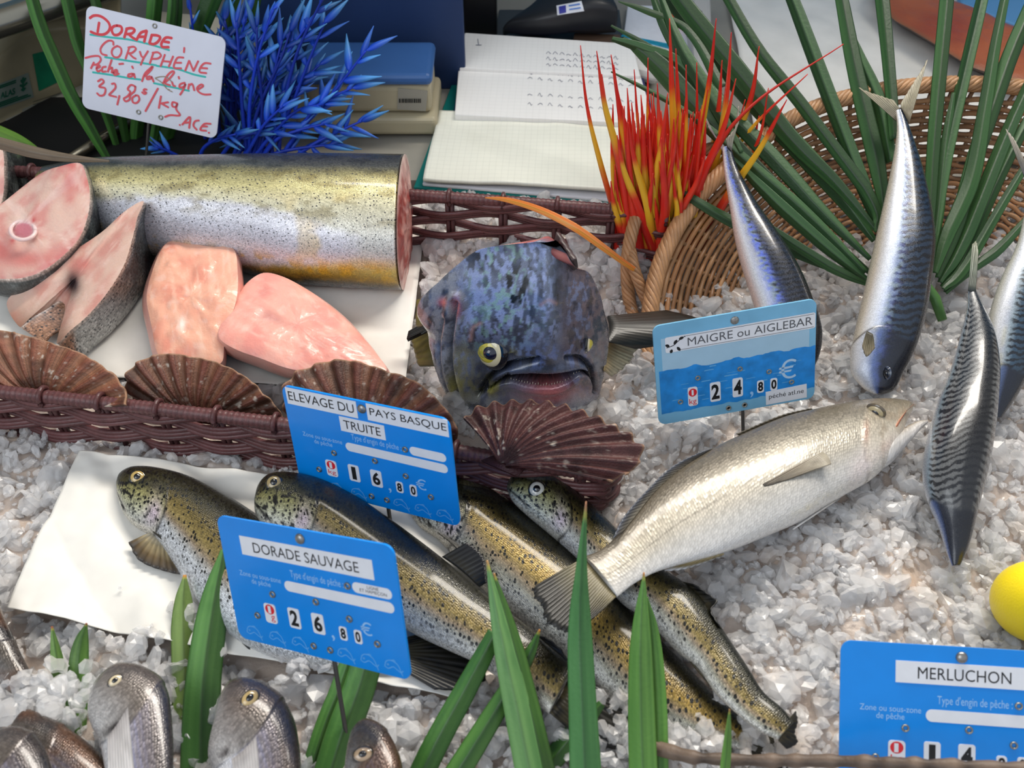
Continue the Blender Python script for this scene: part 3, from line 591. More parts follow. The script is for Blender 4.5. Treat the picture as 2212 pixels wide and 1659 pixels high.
def steakskin(y0,y1):
    def f(px,py,q,S):
        n=fbm(S,110,4,3);c=mix(lin((58,64,66))*np.ones(S.shape),lin((104,116,122)),sm(.4,.7,n));g=sm(y0,y1,py+40*(n-.5));c=mix(c,lin((170,172,170)),g)
        c=mix(c,lin((150,132,116)),.7*np.exp(-((g-.5)/.25)**2)*sm(.4,.6,n));c=mix(c,mix(lin((150,110,84))*np.ones(S.shape),lin((196,150,124)),n),sm(160,146,px-.15*(py-680))*(py>600));return mix(c,lin((226,206,192)),sm(.10,.0,q))
    return f
SP1=skin('steak_skin',rough=.36,metal=.2,coat=.45,sc=5.,ss=.4,bump=.4,spots=(4.2,.42,-1,9,(52,56,60)),glit=.3)
s1=thing('fish_steak','dolphinfish steak with black skin cut off by the left edge of the photo','fish steak','dolphinfish steaks')
slab(s1,[(-90,300),(-30,296),(2,316),(8,370),(4,430),(-30,520),(-120,560),(-160,430)],[.075,.075,.072,.064,.052,.036,.03,.05],(52,22),.022,fleshcol((226,190,176),(222,160,150),(236,206,196),seed=1),darkskin,bulge=.002)
def st2(px,py,rd,V):
    c=fleshcol((224,188,172),(214,150,140),(236,208,196),ang=.9,seed=3)(px,py,rd,V)
    c=mix(c,lin((204,96,92)),.75*np.exp(-((px-60)/60)**2-((py-560)/22)**2)+.6*np.exp(-((px-150)/16)**2-((py-395)/45)**2)+.5*sm(.86,1,rd)*sm(.4,.6,noise(V,300,2)))
    c=mix(c,lin((200,80,80)),.65*np.exp(-((px-5)/30)**2-((py-540)/30)**2));v=np.hypot((px-50)/26,(py-498)/20)
    c=mix(c,lin((196,120,130)),sm(1.15,.8,v));c=mix(c,lin((236,208,204)),np.exp(-((v-1)/.17)**2));return mix(c,lin((196,60,66)),.8*np.exp(-((px-27)/6)**2-((py-520)/6)**2)+.8*np.exp(-((px-72)/6)**2-((py-476)/6)**2))
s2=thing('fish_steak','oval pink dolphinfish steak with black skin and round backbone','fish steak','dolphinfish steaks')
slab(s2,[(172,352),(186,380),(193,420),(190,460),(172,510),(135,552),(80,590),(20,602),(-60,590),(-110,540),(-70,480),(0,440),(45,405),(90,372),(130,358)],[.078,.072,.066,.060,.052,.045,.038,.034,.032,.036,.044,.052,.058,.066,.074],(40,42),.014,st2,darkskin,bulge=.003,dome=.002)
mb=MB();a=np.linspace(0,2*math.pi,30)[:-1];b=np.array([P(50+27*math.cos(t),498+20*math.sin(t),.0515) for t in np.r_[a,a[:1]]]);mb.tube(b,.0014,6,lin((234,204,200)));mb.build('backbone',M_FLESH,s2)
def st3(px,py,rd,V):
    c=fleshcol((222,186,168),(210,150,136),(236,206,190),ang=-.9,seed=5)(px,py,rd,V)
    c=mix(c,lin((150,104,76)),.85*sm(640,720,py)*sm(170,120,px));t=np.abs((px-160)*.75+(py-610)*.66)
    k=np.exp(-((px-158)/18)**2-((py-612)/34)**2);c=mix(c,lin((30,18,22)),1.1*k);return mix(c,lin((206,90,84)),.6*np.exp(-((px-175)/30)**2-((py-570)/18)**2))
s3=thing('fish_steak','spread belly steak with grey spotted skin beside the fillets','fish steak','dolphinfish steaks')
slab(s3,[(309,434),(296,470),(284,520),(268,570),(236,625),(190,680),(150,715),(122,742),(132,700),(140,660),(128,650),(100,668),(60,690),(42,706),(14,652),(60,612),(110,570),(160,540),(220,500),(270,455)],[.066,.064,.060,.056,.050,.042,.036,.028,.028,.028,.026,.022,.018,.014,.016,.026,.034,.042,.052,.062],(52,36),.012,st3,steakskin(560,700),N=160,dome=.0006,capn=.0005,sidemat=SP1,edge=.06)
def f1(px,py,rd,V):
    c=fleshcol((234,174,148),(226,150,128),(240,196,172),ang=1.45,sk=4,seed=8)(px,py,rd,V)
    return mix(c,lin((245,226,216)),np.exp(-((px-393)/7)**2-((py-700)/15)**2))
def fsk(px,py,q,S):
    c=mix(lin((228,150,136))*np.ones(S.shape),lin((238,190,176)),fbm(S,140,2));return mix(c,lin((96,100,104)),sm(.80,.9,q))
fa=thing('fish_fillet','upright rectangular pink fillet leaning on the dolphinfish trunk','fish fillet','pink fillets in the wicker tray')
slab(fa,[(368,520),(410,524),(455,532),(503,536),(513,590),(511,640),(497,690),(484,740),(478,782),(440,790),(400,782),(345,770),(326,700),(316,640),(330,580),(350,535)],[.040,.040,.042,.042,.042,.040,.036,.032,.028,.026,.026,.026,.030,.034,.038,.040],(3,14),.008,f1,fsk,dome=.004,bulge=.0035,capn=.0022,nameside='side_flesh',sidemat=M_FLESH)
def f2(px,py,rd,V):
    c=fleshcol((236,170,154),(228,150,138),(242,192,176),ang=.55,sk=4,seed=12)(px,py,rd,V);return mix(c,lin((176,110,108)),.6*np.exp(-(((px-585)*.9+(py-685)*.4)/26)**2-(((py-685)*.9-(px-585)*.4)/10)**2))
fb=thing('fish_fillet','slanted pink fillet lying beside the dolphinfish head','fish fillet','pink fillets in the wicker tray')
slab(fb,[(570,588),(610,596),(660,622),(706,654),(748,690),(786,730),(812,762),(834,800),(760,812),(690,802),(628,796),(560,772),(506,752),(472,726),(484,684),(516,634),(540,604)],[.036]*17,(2,22),.008,f2,fsk,dome=.005,bulge=.003,capn=.0022,nameside='side_flesh',sidemat=M_FLESH)
# ---------------- trout ----------------
M_TROUT=skin('trout_skin',rough=.30,metal=.25,coat=.38,sc=11.,ss=.45,bump=.3,spots=(4.3,.46,.66,.98,(20,20,17)),glit=.32)
def troutcol(gold=.5,silver=.5,seed=0,gs=.175):
    def f(S,d,side,V,px,py):
        n=fbm(V,60,seed,3);dd=d+.08*(n-.5)
        c=bands(dd,[(0,(30,30,20)),(.2,(46,44,26)),(.32,(84,76,42)),(.44,(136,122,78)),(.54,(146,130,108)),(.66,(136,136,122)),(.8,(178,178,172)),(1,(200,196,188))])
        c=mix(c,lin((164,134,62)),gold*.7*np.exp(-((dd-.36)/.14)**2));c=mix(c,lin((206,210,216)),silver*sm(.5,.7,dd)*sm(.95,.6,S))
        gl=gs+.035*np.sin(np.clip((d-.1)/.85,0,1)*math.pi)
        hd=sm(.01,-.01,S-gl)
        ch=bands(d,[(0,(34,34,22)),(.28,(66,62,36)),(.42,(150,146,96)),(.6,(172,172,140)),(.8,(190,190,178)),(1,(190,184,170))]);c=mix(c,ch,hd)
        op=np.exp(-((S-gl+.035)/.028)**2)*np.exp(-((d-.62)/.2)**2);c=mix(c,lin((200,182,196)),op*.9)
        hs=sm(.70,.76,noise(np.stack([S*120,d*22],-1),1,seed+2))*hd*sm(.95,.8,d);c=mix(c,lin((22,22,20)),hs)
        c=mix(c,lin((16,14,14)),.9*np.exp(-((S-gl)/.005)**2)*sm(.15,.3,d))
        m=np.exp(-((d-.60-.25*S/.07)/.05)**2)*sm(.075,.055,S);c=mix(c,lin((26,24,24)),m*.9)
        c=mix(c,lin((60,60,56)),sm(.02,.0,S)*.7);return c
    return f
def troutdisp(gs=.175):
    def f(S,d,side,w):
        gl=gs+.035*np.sin(np.clip((d-.1)/.85,0,1)*math.pi);x=S-gl
        r=.035*sm(-.10,-.01,x)*sm(.006,-.004,x)*np.sin(np.clip(d,0,1)*math.pi);m=np.exp(-((d-.60-.25*S/.07)/.045)**2)*sm(.075,.055,S)
        return r-.06*m
    return f
TTH=lambda s:np.interp(s,[0,.05,.2,.6,1],[.75,.9,1,.95,.6])
def trout(label,st,z,eyep,er,gold,silver,seed,gs=.175,irisc=(176,150,90),ax=None):
    t=fish('trout',label,'fish',st,flat(z) if np.ndim(z)==0 else z,ratio=.56,roll=.38,colf=troutcol(gold,silver,seed,gs),disp=troutdisp(gs),m=M_TROUT,group='spotted trout on the white paper',thick=TTH,N=300,Mr=128)
    if eyep:eye(t['root'],t['bvh'],eyep[0],eyep[1],er,irisc,rim=(30,30,24),pup=.55,h=.35)
    return t
DK=cgrad((44,42,34),(26,26,26),(14,15,20));SPT=lambda r,u,V:mix(cgrad((54,48,30),(30,28,22),(16,16,17))(r,u,V),lin((12,12,12)),sm(.6,.68,noise(V,330,4)))
LT=cgrad((176,168,150),(150,136,104),(96,80,56),(60,56,54))
tA=trout('nearest left trout with olive back, its head alone on the white paper',[(251,1040,251,1048),(262,1021,256,1082),(290,1009,268,1114),(335,1010,290,1139),(390,1023,335,1166),(450,1049,372,1215),(510,1083,410,1275),(570,1122,455,1335),(630,1165,515,1385),(690,1215,585,1420),(745,1270,665,1440),(795,1325,745,1446),(840,1362,815,1450),(882,1380,872,1448)],.010,(297,1031),15,.25,.9,1)
fin(tA['root'],[(325,1150),(345,1160),(368,1185)],[(278,1172),(300,1210),(350,1232),(400,1240),(408,1222)],.012,.009,LT,'pectoral_fin',rays=9,amp=.0005)
fin(tA['root'],[(330,1148),(352,1160)],[(395,1205),(408,1215),(405,1196)],.016,.012,DK,'pectoral_fin',rays=5,n=30)
fin(tA['root'],[(478,1345),(505,1368)],[(540,1404),(553,1402),(548,1388)],.010,.007,DK,'pelvic_fin',rays=5)
fin(tA['root'],[(868,1380),(866,1414),(868,1446)],[(985,1349),(1040,1352),(1068,1372),(1062,1420),(1050,1470),(1000,1492),(940,1490)],.012,.011,SPT,'tail_fin',rays=16,ragged=.06)
tB=trout('second trout from the left, dark back behind the DORADE SAUVAGE tag',[(551,1072,549,1084),(563,1041,552,1112),(590,1022,570,1140),(640,1022,610,1160),(700,1037,650,1182),(765,1070,700,1222),(830,1112,750,1272),(900,1163,815,1322),(965,1213,890,1368),(1030,1268,965,1404),(1085,1310,1030,1434),(1140,1352,1090,1474),(1190,1395,1140,1508),(1238,1440,1185,1542)],.022,(592,1043),16,.3,.25,2,irisc=(160,140,96))
fin(tB['root'],[(955,1203),(990,1228),(1036,1268)],[(1010,1172),(1030,1186),(1046,1208),(1050,1258)],.026,.030,DK,'dorsal_fin',rays=10)
fin(tB['root'],[(1160,1372),(1195,1402)],[(1178,1376),(1212,1404),(1228,1432)],.026,.030,DK,'adipose_fin',rays=3,n=24)
fin(tB['root'],[(1236,1445),(1215,1495),(1188,1540)],[(1330,1520),(1390,1560),(1380,1600),(1330,1625),(1280,1620)],.022,.010,SPT,'tail_fin',rays=14,ragged=.1)
tC=trout('golden speckled trout whose head is hidden behind the trout price tag',[(880,1072,878,1086),(895,1045,885,1110),(930,1030,905,1139),(990,1031,945,1168),(1060,1057,990,1217),(1125,1099,1040,1276),(1190,1149,1105,1335),(1255,1203,1170,1390),(1315,1262,1230,1440),(1375,1325,1290,1490),(1430,1385,1350,1535),(1490,1445,1420,1568),(1545,1500,1490,1592),(1600,1548,1560,1610),(1640,1580,1610,1622)],.008,(925,1060),13,.95,.1,3,gs=.15)
fin(tC['root'],[(945,1150),(965,1165),(990,1180)],[(1015,1190),(1040,1215),(1052,1258),(1020,1250)],.018,.014,DK,'pectoral_fin',rays=8)
fin(tC['root'],[(1638,1582),(1624,1604),(1612,1622)],[(1735,1620),(1745,1650),(1690,1668)],.008,.004,SPT,'tail_fin',rays=12)
tD=trout('dark trout with its head tucked under the tray corner',[(1096,1043,1095,1056),(1110,1024,1106,1082),(1150,1012,1135,1112),(1200,1025,1180,1150),(1245,1060,1218,1182),(1300,1110,1262,1222),(1350,1160,1310,1268),(1395,1200,1350,1310),(1440,1233,1395,1337),(1490,1268,1430,1375),(1535,1320,1465,1411),(1575,1380,1505,1442),(1615,1440,1545,1497),(1650,1495,1595,1545),(1690,1530,1640,1580),(1714,1560,1680,1598)],.022,(1160,1057),17,.2,.15,4,gs=.19,irisc=(190,188,180))
fin(tD['root'],[(1470,1255),(1510,1290),(1560,1362)],[(1500,1262),(1548,1296),(1550,1300),(1535,1318),(1552,1350)],.024,.028,SPT,'dorsal_fin',rays=8)
fin(tD['root'],[(1490,1428),(1535,1482)],[(1500,1436),(1528,1446),(1534,1470)],.022,.018,SPT,'anal_fin',rays=6,n=30)
fin(tD['root'],[(1708,1548),(1695,1575),(1682,1600)],[(1718,1536),(1722,1560),(1716,1584),(1722,1604),(1700,1618)],.022,.018,SPT,'tail_fin',rays=9,n=36)
# ---------------- croaker (maigre) ----------------
M_CROAK=skin('croaker_skin',rough=.38,metal=.2,coat=.3,sc=6.4,ss=.2,bump=.22,glit=.09)
def croakcol(S,d,side,V,px,py):
    n=fbm(V,50,3,3);dd=d+.06*(n-.5)
    c=bands(dd,[(0,(96,90,80)),(.14,(122,115,102)),(.32,(156,149,134)),(.5,(176,170,158)),(.7,(198,196,192)),(1,(220,218,216))])
    g1=.205+.03*np.sin(np.clip(d*1.1,0,1)*math.pi);hd=sm(.012,-.012,S-g1)
    ch=bands(d,[(0,(120,112,98)),(.3,(170,160,142)),(.55,(206,198,184)),(1,(226,222,218))]);c=mix(c,ch,hd)
    c=mix(c,lin((150,80,60)),.55*np.exp(-((S-g1+.008)/.009)**2)*np.exp(-((d-.42)/.12)**2));c=mix(c,lin((118,108,98)),.6*np.exp(-((S-g1)/.005)**2)*sm(.2,.35,d))
    g2=.15+.02*np.sin(d*math.pi);c=mix(c,lin((140,126,110)),.35*np.exp(-((S-g2)/.005)**2)*sm(.3,.45,d))
    ll=.30+.14*sm(.2,.7,S);c=mix(c,lin((120,114,104)),.65*np.exp(-((d-ll)/.006)**2)*sm(.22,.26,S))
    c=mix(c,lin((110,100,84)),.5*sm(.30,.05,d));c=mix(c,lin((228,214,212)),.7*np.exp(-((S-.235)/.04)**2)*np.exp(-((d-.78)/.16)**2));c=mix(c,lin((150,132,110)),.45*sm(.5,.7,fbm(V,120,8,3))*hd);c=mix(c,lin((206,180,170)),.5*np.exp(-((S-.15)/.03)**2)*np.exp(-((d-.68)/.1)**2));c=mix(c,lin((196,110,70)),.7*np.exp(-((S-.012)/.016)**2)*sm(.7,.95,d));return c
def croakdisp(S,d,side,w):
    g1=.205+.03*np.sin(np.clip(d*1.1,0,1)*math.pi);x=S-g1;g2=.15+.02*np.sin(d*math.pi);y=S-g2
    return (.045*sm(-.09,-.008,x)*sm(.006,-.004,x)+.02*sm(-.05,-.005,y)*sm(.004,-.004,y))*np.sin(np.clip(d,0,1)*math.pi)
CPL=(P(1900,930,.028),nrm(np.array([.11,0,1.])))
cr=fish('croaker','large pale silver croaker lying head right across the ice','fish',[(1974,873,1970,888),(1962,867,1952,926),(1937,864,1942,962),(1907,863,1920,1000),(1870,865,1884,1037),(1820,872,1832,1068),(1768,883,1788,1093),(1694,901,1730,1128),(1621,930,1672,1153),(1547,965,1615,1176),(1473,1010,1555,1197),(1415,1060,1490,1214),(1370,1115,1440,1228),(1330,1160,1405,1241),(1295,1189,1367,1263),(1260,1203,1333,1290)],CPL,ratio=.46,roll=.3,colf=croakcol,disp=croakdisp,m=M_CROAK,N=320,Mr=140,thick=lambda s:np.interp(s,[0,.04,.2,.6,1],[.7,.85,1,.95,.5]))
eye(cr['root'],cr['bvh'],1895,884,19,(186,170,132),rim=(96,84,66),pup=.62,h=.4,up_=.55)
GR=cgrad((124,114,84),(92,86,64),(46,44,40),(30,30,29))
fin(cr['root'],[(1262,1204),(1298,1240),(1332,1288)],[(1152,1268),(1150,1290),(1166,1306),(1172,1330),(1185,1352),(1222,1368),(1232,1366),(1276,1340)],0.,.003,GR,'tail_fin',rays=22,n=90,ragged=.05,pl=CPL)
fin(cr['root'],[(1560,962),(1473,1012),(1415,1062),(1372,1115),(1345,1148)],[(1520,974),(1455,1006),(1398,1058),(1345,1120),(1324,1164)],.002,.006,cgrad((140,132,116),(96,92,86),(86,90,100)),'dorsal_fin',rays=26,n=100,ragged=.08,pl=CPL)
fin(cr['root'],[(1760,886),(1694,904),(1600,942)],[(1752,882),(1686,898),(1590,938)],.002,.005,cgrad((100,92,78),(80,74,62)),'dorsal_fin',rays=16,pl=CPL)
fin(cr['root'],[(1776,976),(1788,986),(1796,1002)],[(1648,1046),(1652,1050),(1690,1040)],.019,.014,cgrad((164,156,140),(130,120,104),(92,84,74)),'pectoral_fin',rays=10,n=40,pl=CPL)
fin(cr['root'],[(1808,1080),(1800,1084)],[(1716,1140),(1712,1144)],-.002,-.008,cgrad((206,200,194),(226,224,222)),'pelvic_fin',rays=3,n=16,pl=CPL)
fin(cr['root'],[(1564,1196),(1510,1209),(1480,1216)],[(1556,1202),(1480,1228),(1436,1233)],-.001,-.006,cgrad((150,136,100),(120,106,70),(214,216,222)),'anal_fin',rays=8,pl=CPL)
# jaws
def jaw(root,name,a,pl,col,w=.5,m=M_CROAK,N=70,Mr=40):
    a=np.asarray(a,float);q=crs(a,N);Lp=PP(q[:,0],q[:,1],pl);Rp=PP(q[:,2],q[:,3],pl);C=(Lp+Rp)/2;e=(Lp-Rp)/2;W=np.linalg.norm(e,axis=1);th=np.arange(Mr)/Mr*2*math.pi
    V=C[:,None]+np.cos(th)[None,:,None]*e[:,None]+(np.sin(th)[None]*W[:,None]*w)[...,None]*pl[1]
    c=bands((1-np.cos(th))[None]/2+0*W[:,None],col);mv=np.stack([np.linspace(0,3,N)[:,None]+0*th,0*W[:,None]+th/6.28*2,.9+0*W[:,None]+0*th],-1)
    return mesh(name,V.reshape(-1,3),gridF(N,Mr,True).tolist()+[[N*Mr-Mr+j for j in range(Mr)],[Mr-1-j for j in range(Mr)]],m,root,c.reshape(-1,3),mv.reshape(-1,3))
jaw(cr['root'],'lower_jaw',[(2004,908,2003,914),(1985,910,1990,926),(1962,920,1974,944),(1945,930,1950,972),(1920,940,1924,1000),(1890,955,1890,1020)],CPL,[(0,(206,160,90)),(.12,(186,176,164)),(.5,(206,202,198)),(1,(222,220,220))],.75)
jaw(cr['root'],'lip',[(1975,872,1968,880),(1962,884,1954,892),(1950,902,1938,910),(1940,920,1926,926),(1934,934,1924,932)],(CPL[0]+CPL[1]*.008,CPL[1]),[(0,(160,84,60)),(.5,(190,130,100)),(1,(206,190,170))],.6)
# ---------------- mackerel ----------------
M_MACK=skin('mackerel_skin',rough=.3,metal=.12,coat=.6,sc=18.,ss=.12,bump=.1,glit=.12)
def mackcol(seed,belly=(206,190,178),flank=(184,192,214),back=(40,66,84),per=50.,sw=.5,purple=.0,vshape=1.2,dark=(8,12,22)):
    def f(S,d,side,V,px,py):
        n=fbm(V,70,seed,3);dd=d+.05*(n-.5);q=np.stack([S*26,d*9,side*2],-1)
        wob=2.4*(fbm(q,1.,seed+1,2)-.5)+1.2*(fbm(q,2.6,seed+4,2)-.5)
        c=bands(dd,[(0,back),(.22,tuple(np.array(back)*1.15)),(.34,tuple(np.array(back)*1.35)),(.46,(132,148,160)),(.54,flank),(.68,(206,208,214)),(.84,belly),(1,belly)])
        ph=S*per*2*math.pi+wob*2.6+vshape*np.sin(d*math.pi*2.2)*2.2
        st=sm(.0,.45,np.sin(ph)+.1)*sm(.50,.40,dd+.05*(noise(np.stack([S*per*1.0,0*S],-1),1,seed+7)-.5))*sm(.13,.18,S)*sm(1.0,.9,S)
        st=np.maximum(st,sm(.035,.01,d)*.9);c=mix(c,lin(dark),st*.93)
        hd=sm(.185,.165,S+.02*np.cos(d*6));c=mix(c,bands(d,[(0,(10,14,24)),(.35,(18,26,44)),(.5,(84,104,150)),(.65,(170,178,196)),(1,(214,206,196))]),hd)
        c=mix(c,lin((20,22,30)),.8*np.exp(-((S-.18+.02*np.cos(d*6))/.006)**2)*sm(.25,.4,d))
        if purple:
            b=np.exp(-((dd-.45)/.10)**2)*sm(.35,.65,fbm(q*np.array([2.2,1,1]),1.6,seed+8,3));c=mix(c,lin((92,112,206)),purple*b)
        c=mix(c,lin((186,180,120)),.30*np.exp(-((dd-.56)/.05)**2)*sm(.45,.65,n));return c
    return f
def mackdisp(S,d,side,w):
    x=S-(.18-.02*np.cos(d*6));return .03*sm(-.08,-.01,x)*sm(.006,-.004,x)*sm(.2,.5,d)
MTH=lambda s:np.interp(s,[0,.1,.5,.9,1],[.9,1,1,.9,.8])
def mplane(px,py,z,slope,sx=0.):
    p=P(px,py,z);return (p,nrm(np.array([-sx,-slope,1.])))
MF=cgrad((70,72,78),(116,112,104),(150,142,130))
p1=mplane(1745,800,.016,.50);m1=fish('mackerel','mackerel with pinkish belly standing behind the pale blue MAIGRE tag','fish',[(1752,806,1735,806),(1770,770,1690,796),(1777,722,1655,748),(1769,680,1638,700),(1754,638,1626,655),(1736,595,1612,612),(1711,548,1596,560),(1677,497,1584,505),(1641,447,1576,450),(1608,390,1569,405),(1589,350,1563,360),(1579,314,1560,320)],p1,ratio=.62,roll=.5,colf=mackcol(11,(206,182,172),(150,160,196),(26,34,50),46.,.4,.95),disp=mackdisp,m=M_MACK,group='mackerel stood against the cane basket',thick=MTH,N=320,Mr=128)
fin(m1['root'],[(1562,330),(1570,322)],[(1516,236),(1530,275),(1556,306)],.0,.0,cgrad((120,104,100),(110,108,112),(120,112,106)),'tail_fin',rays=7,n=36,pl=p1,ragged=.05)
fin(m1['root'],[(1580,326),(1572,318)],[(1596,226),(1596,262),(1568,300)],.002,.002,cgrad((90,92,88),(116,116,104),(124,120,108)),'tail_fin',rays=7,n=36,pl=p1,ragged=.05)
p2=mplane(1890,850,.020,.42);m2=fish('mackerel','mackerel lying in the middle of the palm frond, tail forked above the rim','fish',[(1906,852,1888,851),(1931,843,1866,838),(1953,804,1840,806),(1971,770,1838,773),(1986,730,1843,730),(2004,664,1853,682),(2013,600,1866,627),(2021,530,1881,558),(2017,475,1896,490),(2008,425,1911,425),(1994,365,1924,365),(1979,315,1933,315),(1964,272,1937,275),(1950,235,1934,240)],p2,ratio=.62,roll=.42,colf=mackcol(21,(186,176,160),(196,206,226),(30,44,62),40.,.5,.25),disp=mackdisp,m=M_MACK,group='mackerel stood against the cane basket',thick=MTH,N=360,Mr=144)
fin(m2['root'],[(1936,262),(1946,238)],[(1853,188),(1888,202),(1930,216)],.0,.0,cgrad((76,70,58),(126,120,100),(140,132,110)),'tail_fin',rays=8,n=40,pl=p2,ragged=.06)
fin(m2['root'],[(1964,266),(1948,236)],[(2004,126),(1990,150),(1946,222)],.002,.002,cgrad((84,76,60),(140,134,112),(168,160,140)),'tail_fin',rays=9,n=40,pl=p2,ragged=.06)
eye(m2['root'],m2['bvh'],1915,806,13,(16,22,36),rim=(60,70,90),pup=.6,h=.3,up_=.2)
fin(m2['root'],[(1872,715),(1886,722)],[(1862,748),(1872,770),(1890,752)],.030,.030,cgrad((60,56,48),(90,84,66),(120,110,90)),'pectoral_fin',rays=6,n=24,pl=p2)
p3=mplane(2060,1190,.020,.24,-.1);m3=fish('mackerel','mackerel seen from its striped back, lowest on the ice','fish',[(2074,1222,2056,1222),(2092,1185,2044,1190),(2108,1132,2024,1125),(2122,1075,2000,1068),(2140,995,1992,1010),(2151,921,2000,950),(2157,848,2024,868),(2159,793,2049,805),(2151,730,2070,735),(2134,682,2086,672),(2109,628,2091,623)],p3,ratio=.8,roll=1.45,colf=mackcol(31,(190,190,196),(150,156,166),(84,86,88),44.,.5,.0,2.2),disp=mackdisp,m=M_MACK,group='mackerel stood against the cane basket',thick=MTH,N=360,Mr=160)
fin(m3['root'],[(2091,628),(2108,630)],[(2100,528),(2108,522),(2113,545)],.002,.004,cgrad((60,64,60),(96,104,92),(130,132,116)),'tail_fin',rays=5,n=24,pl=p3)
p4=mplane(2150,900,.014,.46);m4=fish('mackerel','mackerel half cut off by the right edge of the photo','fish',[(2164,902,2140,906),(2200,852,2121,862),(2230,790,2121,800),(2250,720,2126,730),(2262,650,2141,660),(2268,590,2164,596),(2265,530,2191,540),(2255,470,2206,490),(2245,420,2216,430),(2232,375,2213,380)],p4,ratio=.62,roll=.5,colf=mackcol(41,(188,186,176),(170,176,190),(36,54,70),42.),disp=mackdisp,m=M_MACK,group='mackerel stood against the cane basket',thick=MTH,N=300,Mr=112)
fin(m4['root'],[(2213,384),(2222,372)],[(2172,278),(2190,300),(2210,340)],.0,.0,MF,'tail_fin',rays=7,n=30,pl=p4);fin(m4['root'],[(2233,380),(2222,370)],[(2280,270),(2270,310),(2230,345)],.002,.002,MF,'tail_fin',rays=7,n=30,pl=p4)
# ---------------- sea bream ----------------
M_BREAM=skin('bream_skin',rough=.28,metal=.3,coat=.5,sc=9.,ss=.25,bump=.25,glit=.2)
def breamcol(seed,tone=1.,brown=.0,gs=.36):
    def f(S,d,side,V,px,py):
        n=fbm(V,60,seed,3);dd=d+.07*(n-.5)
        c=bands(dd,[(0,(58,54,54)),(.14,(92,86,86)),(.3,(136,130,138)),(.5,(170,168,182)),(.75,(204,204,208)),(1,(214,212,210))])*tone
        ph=np.sin(d*70+2*n);c=mix(c,lin((150,160,216)),.35*sm(.3,.8,ph)*sm(gs,gs+.05,S)*np.exp(-((d-.5)/.2)**2))
        gl=gs+.09*np.sin(np.clip(d*1.1,0,1)*math.pi);hd=sm(.015,-.015,S-gl);ch=bands(d,[(0,(92,84,80)),(.3,(122,114,108)),(.6,(160,158,158)),(1,(196,194,192))])*tone;c=mix(c,ch,hd)
        c=mix(c,lin((40,34,36)),1.0*np.exp(-((S-gl+.05)/.035)**2)*np.exp(-((d-.62)/.22)**2)*sm(.35,.6,fbm(V,140,seed+3)))
        c=mix(c,lin((70,64,66)),.6*np.exp(-((S-gl)/.007)**2));c=mix(c,lin((96,66,46)),brown*sm(.3,.7,fbm(V,80,seed+6)))
        return c
    return f
def bream(label,st,z,ep,er,seed,tone=1.,brown=0.,iris=(196,168,112),asp=.75,group='sea bream standing in the ice at the lower left',gs=.36,ax=None):
    b=fish('sea_bream',label,'fish',st,flat(z),ratio=.42,roll=.22,colf=breamcol(seed,tone,brown,gs),disp=lambda S,d,side,w:.03*sm(-.12,-.01,S-gs-.09*np.sin(np.clip(d*1.1,0,1)*math.pi))*sm(.006,-.006,S-gs-.09*np.sin(np.clip(d*1.1,0,1)*math.pi)),m=M_BREAM,N=220,Mr=112,group=group)
    if ep:eye(b['root'],b['bvh'],ep[0],ep[1],er,iris,rim=(60,52,44),pup=.52,h=.3,up_=.15,asp=asp,ax=ax)
    return b
s1b=bream('pale sea bream between the short and tall green leaves, eye at the top',[(210,1466,203,1476),(232,1446,194,1505),(259,1432,190,1540),(303,1437,199,1572),(340,1458,214,1598),(361,1489,221,1630),(369,1530,228,1668),(374,1600,242,1720),(373,1690,275,1775),(365,1770,310,1820)],.030,(249,1471),15,51,1.0,0.,(206,190,156),gs=.33)
s2b=bream('dark-cheeked sea bream to the right of the tall green leaf pair',[(478,1498,470,1512),(499,1470,463,1560),(532,1464,453,1602),(573,1476,450,1634),(607,1503,462,1664),(633,1547,482,1695),(645,1599,504,1735),(650,1665,535,1785),(645,1745,575,1835)],.032,(540,1509),20,52,.95,.25,gs=.36)
bream('small brown-headed sea bream low beside the cut leaf bundle',[(762,1572,757,1582),(778,1556,750,1612),(798,1553,745,1650),(826,1567,745,1690),(848,1597,755,1725),(866,1640,775,1765),(874,1700,800,1800)],.030,(784,1630),20,53,.55,.7,(176,150,120),gs=.4)
bream('blue-grey sea bream in the bottom left corner',[(-10,1580,-40,1610),(20,1571,-70,1660),(50,1571,-85,1710),(80,1590,-80,1760),(100,1622,-60,1800),(115,1665,-20,1840),(122,1720,20,1860)],.034,None,0,54,.7,.1)
bream('brown sea bream lying behind the blue-grey one in the bottom left corner',[(40,1560,25,1575),(57,1533,0,1640),(101,1547,10,1690),(145,1572,40,1730),(190,1604,90,1770),(235,1645,150,1800),(270,1690,210,1830)],.022,None,0,55,.5,.85)
bream('golden-brown fish poking in from the left edge of the photo',[(82,1490,76,1498),(60,1440,30,1500),(42,1405,0,1480),(20,1355,-50,1450),(-10,1290,-95,1400),(-40,1240,-130,1330)],.020,None,0,56,.45,.95)

PFC=cgrad((150,146,146),(182,180,180),(170,168,170))
fin(s1b['root'],[(232,1592),(252,1566),(276,1528)],[(236,1740),(262,1752),(296,1740)],.052,.046,PFC,'pectoral_fin',rays=9,n=40)
fin(s2b['root'],[(500,1640),(528,1618),(553,1590)],[(520,1770),(545,1785),(570,1770)],.056,.050,PFC,'pectoral_fin',rays=9,n=40)
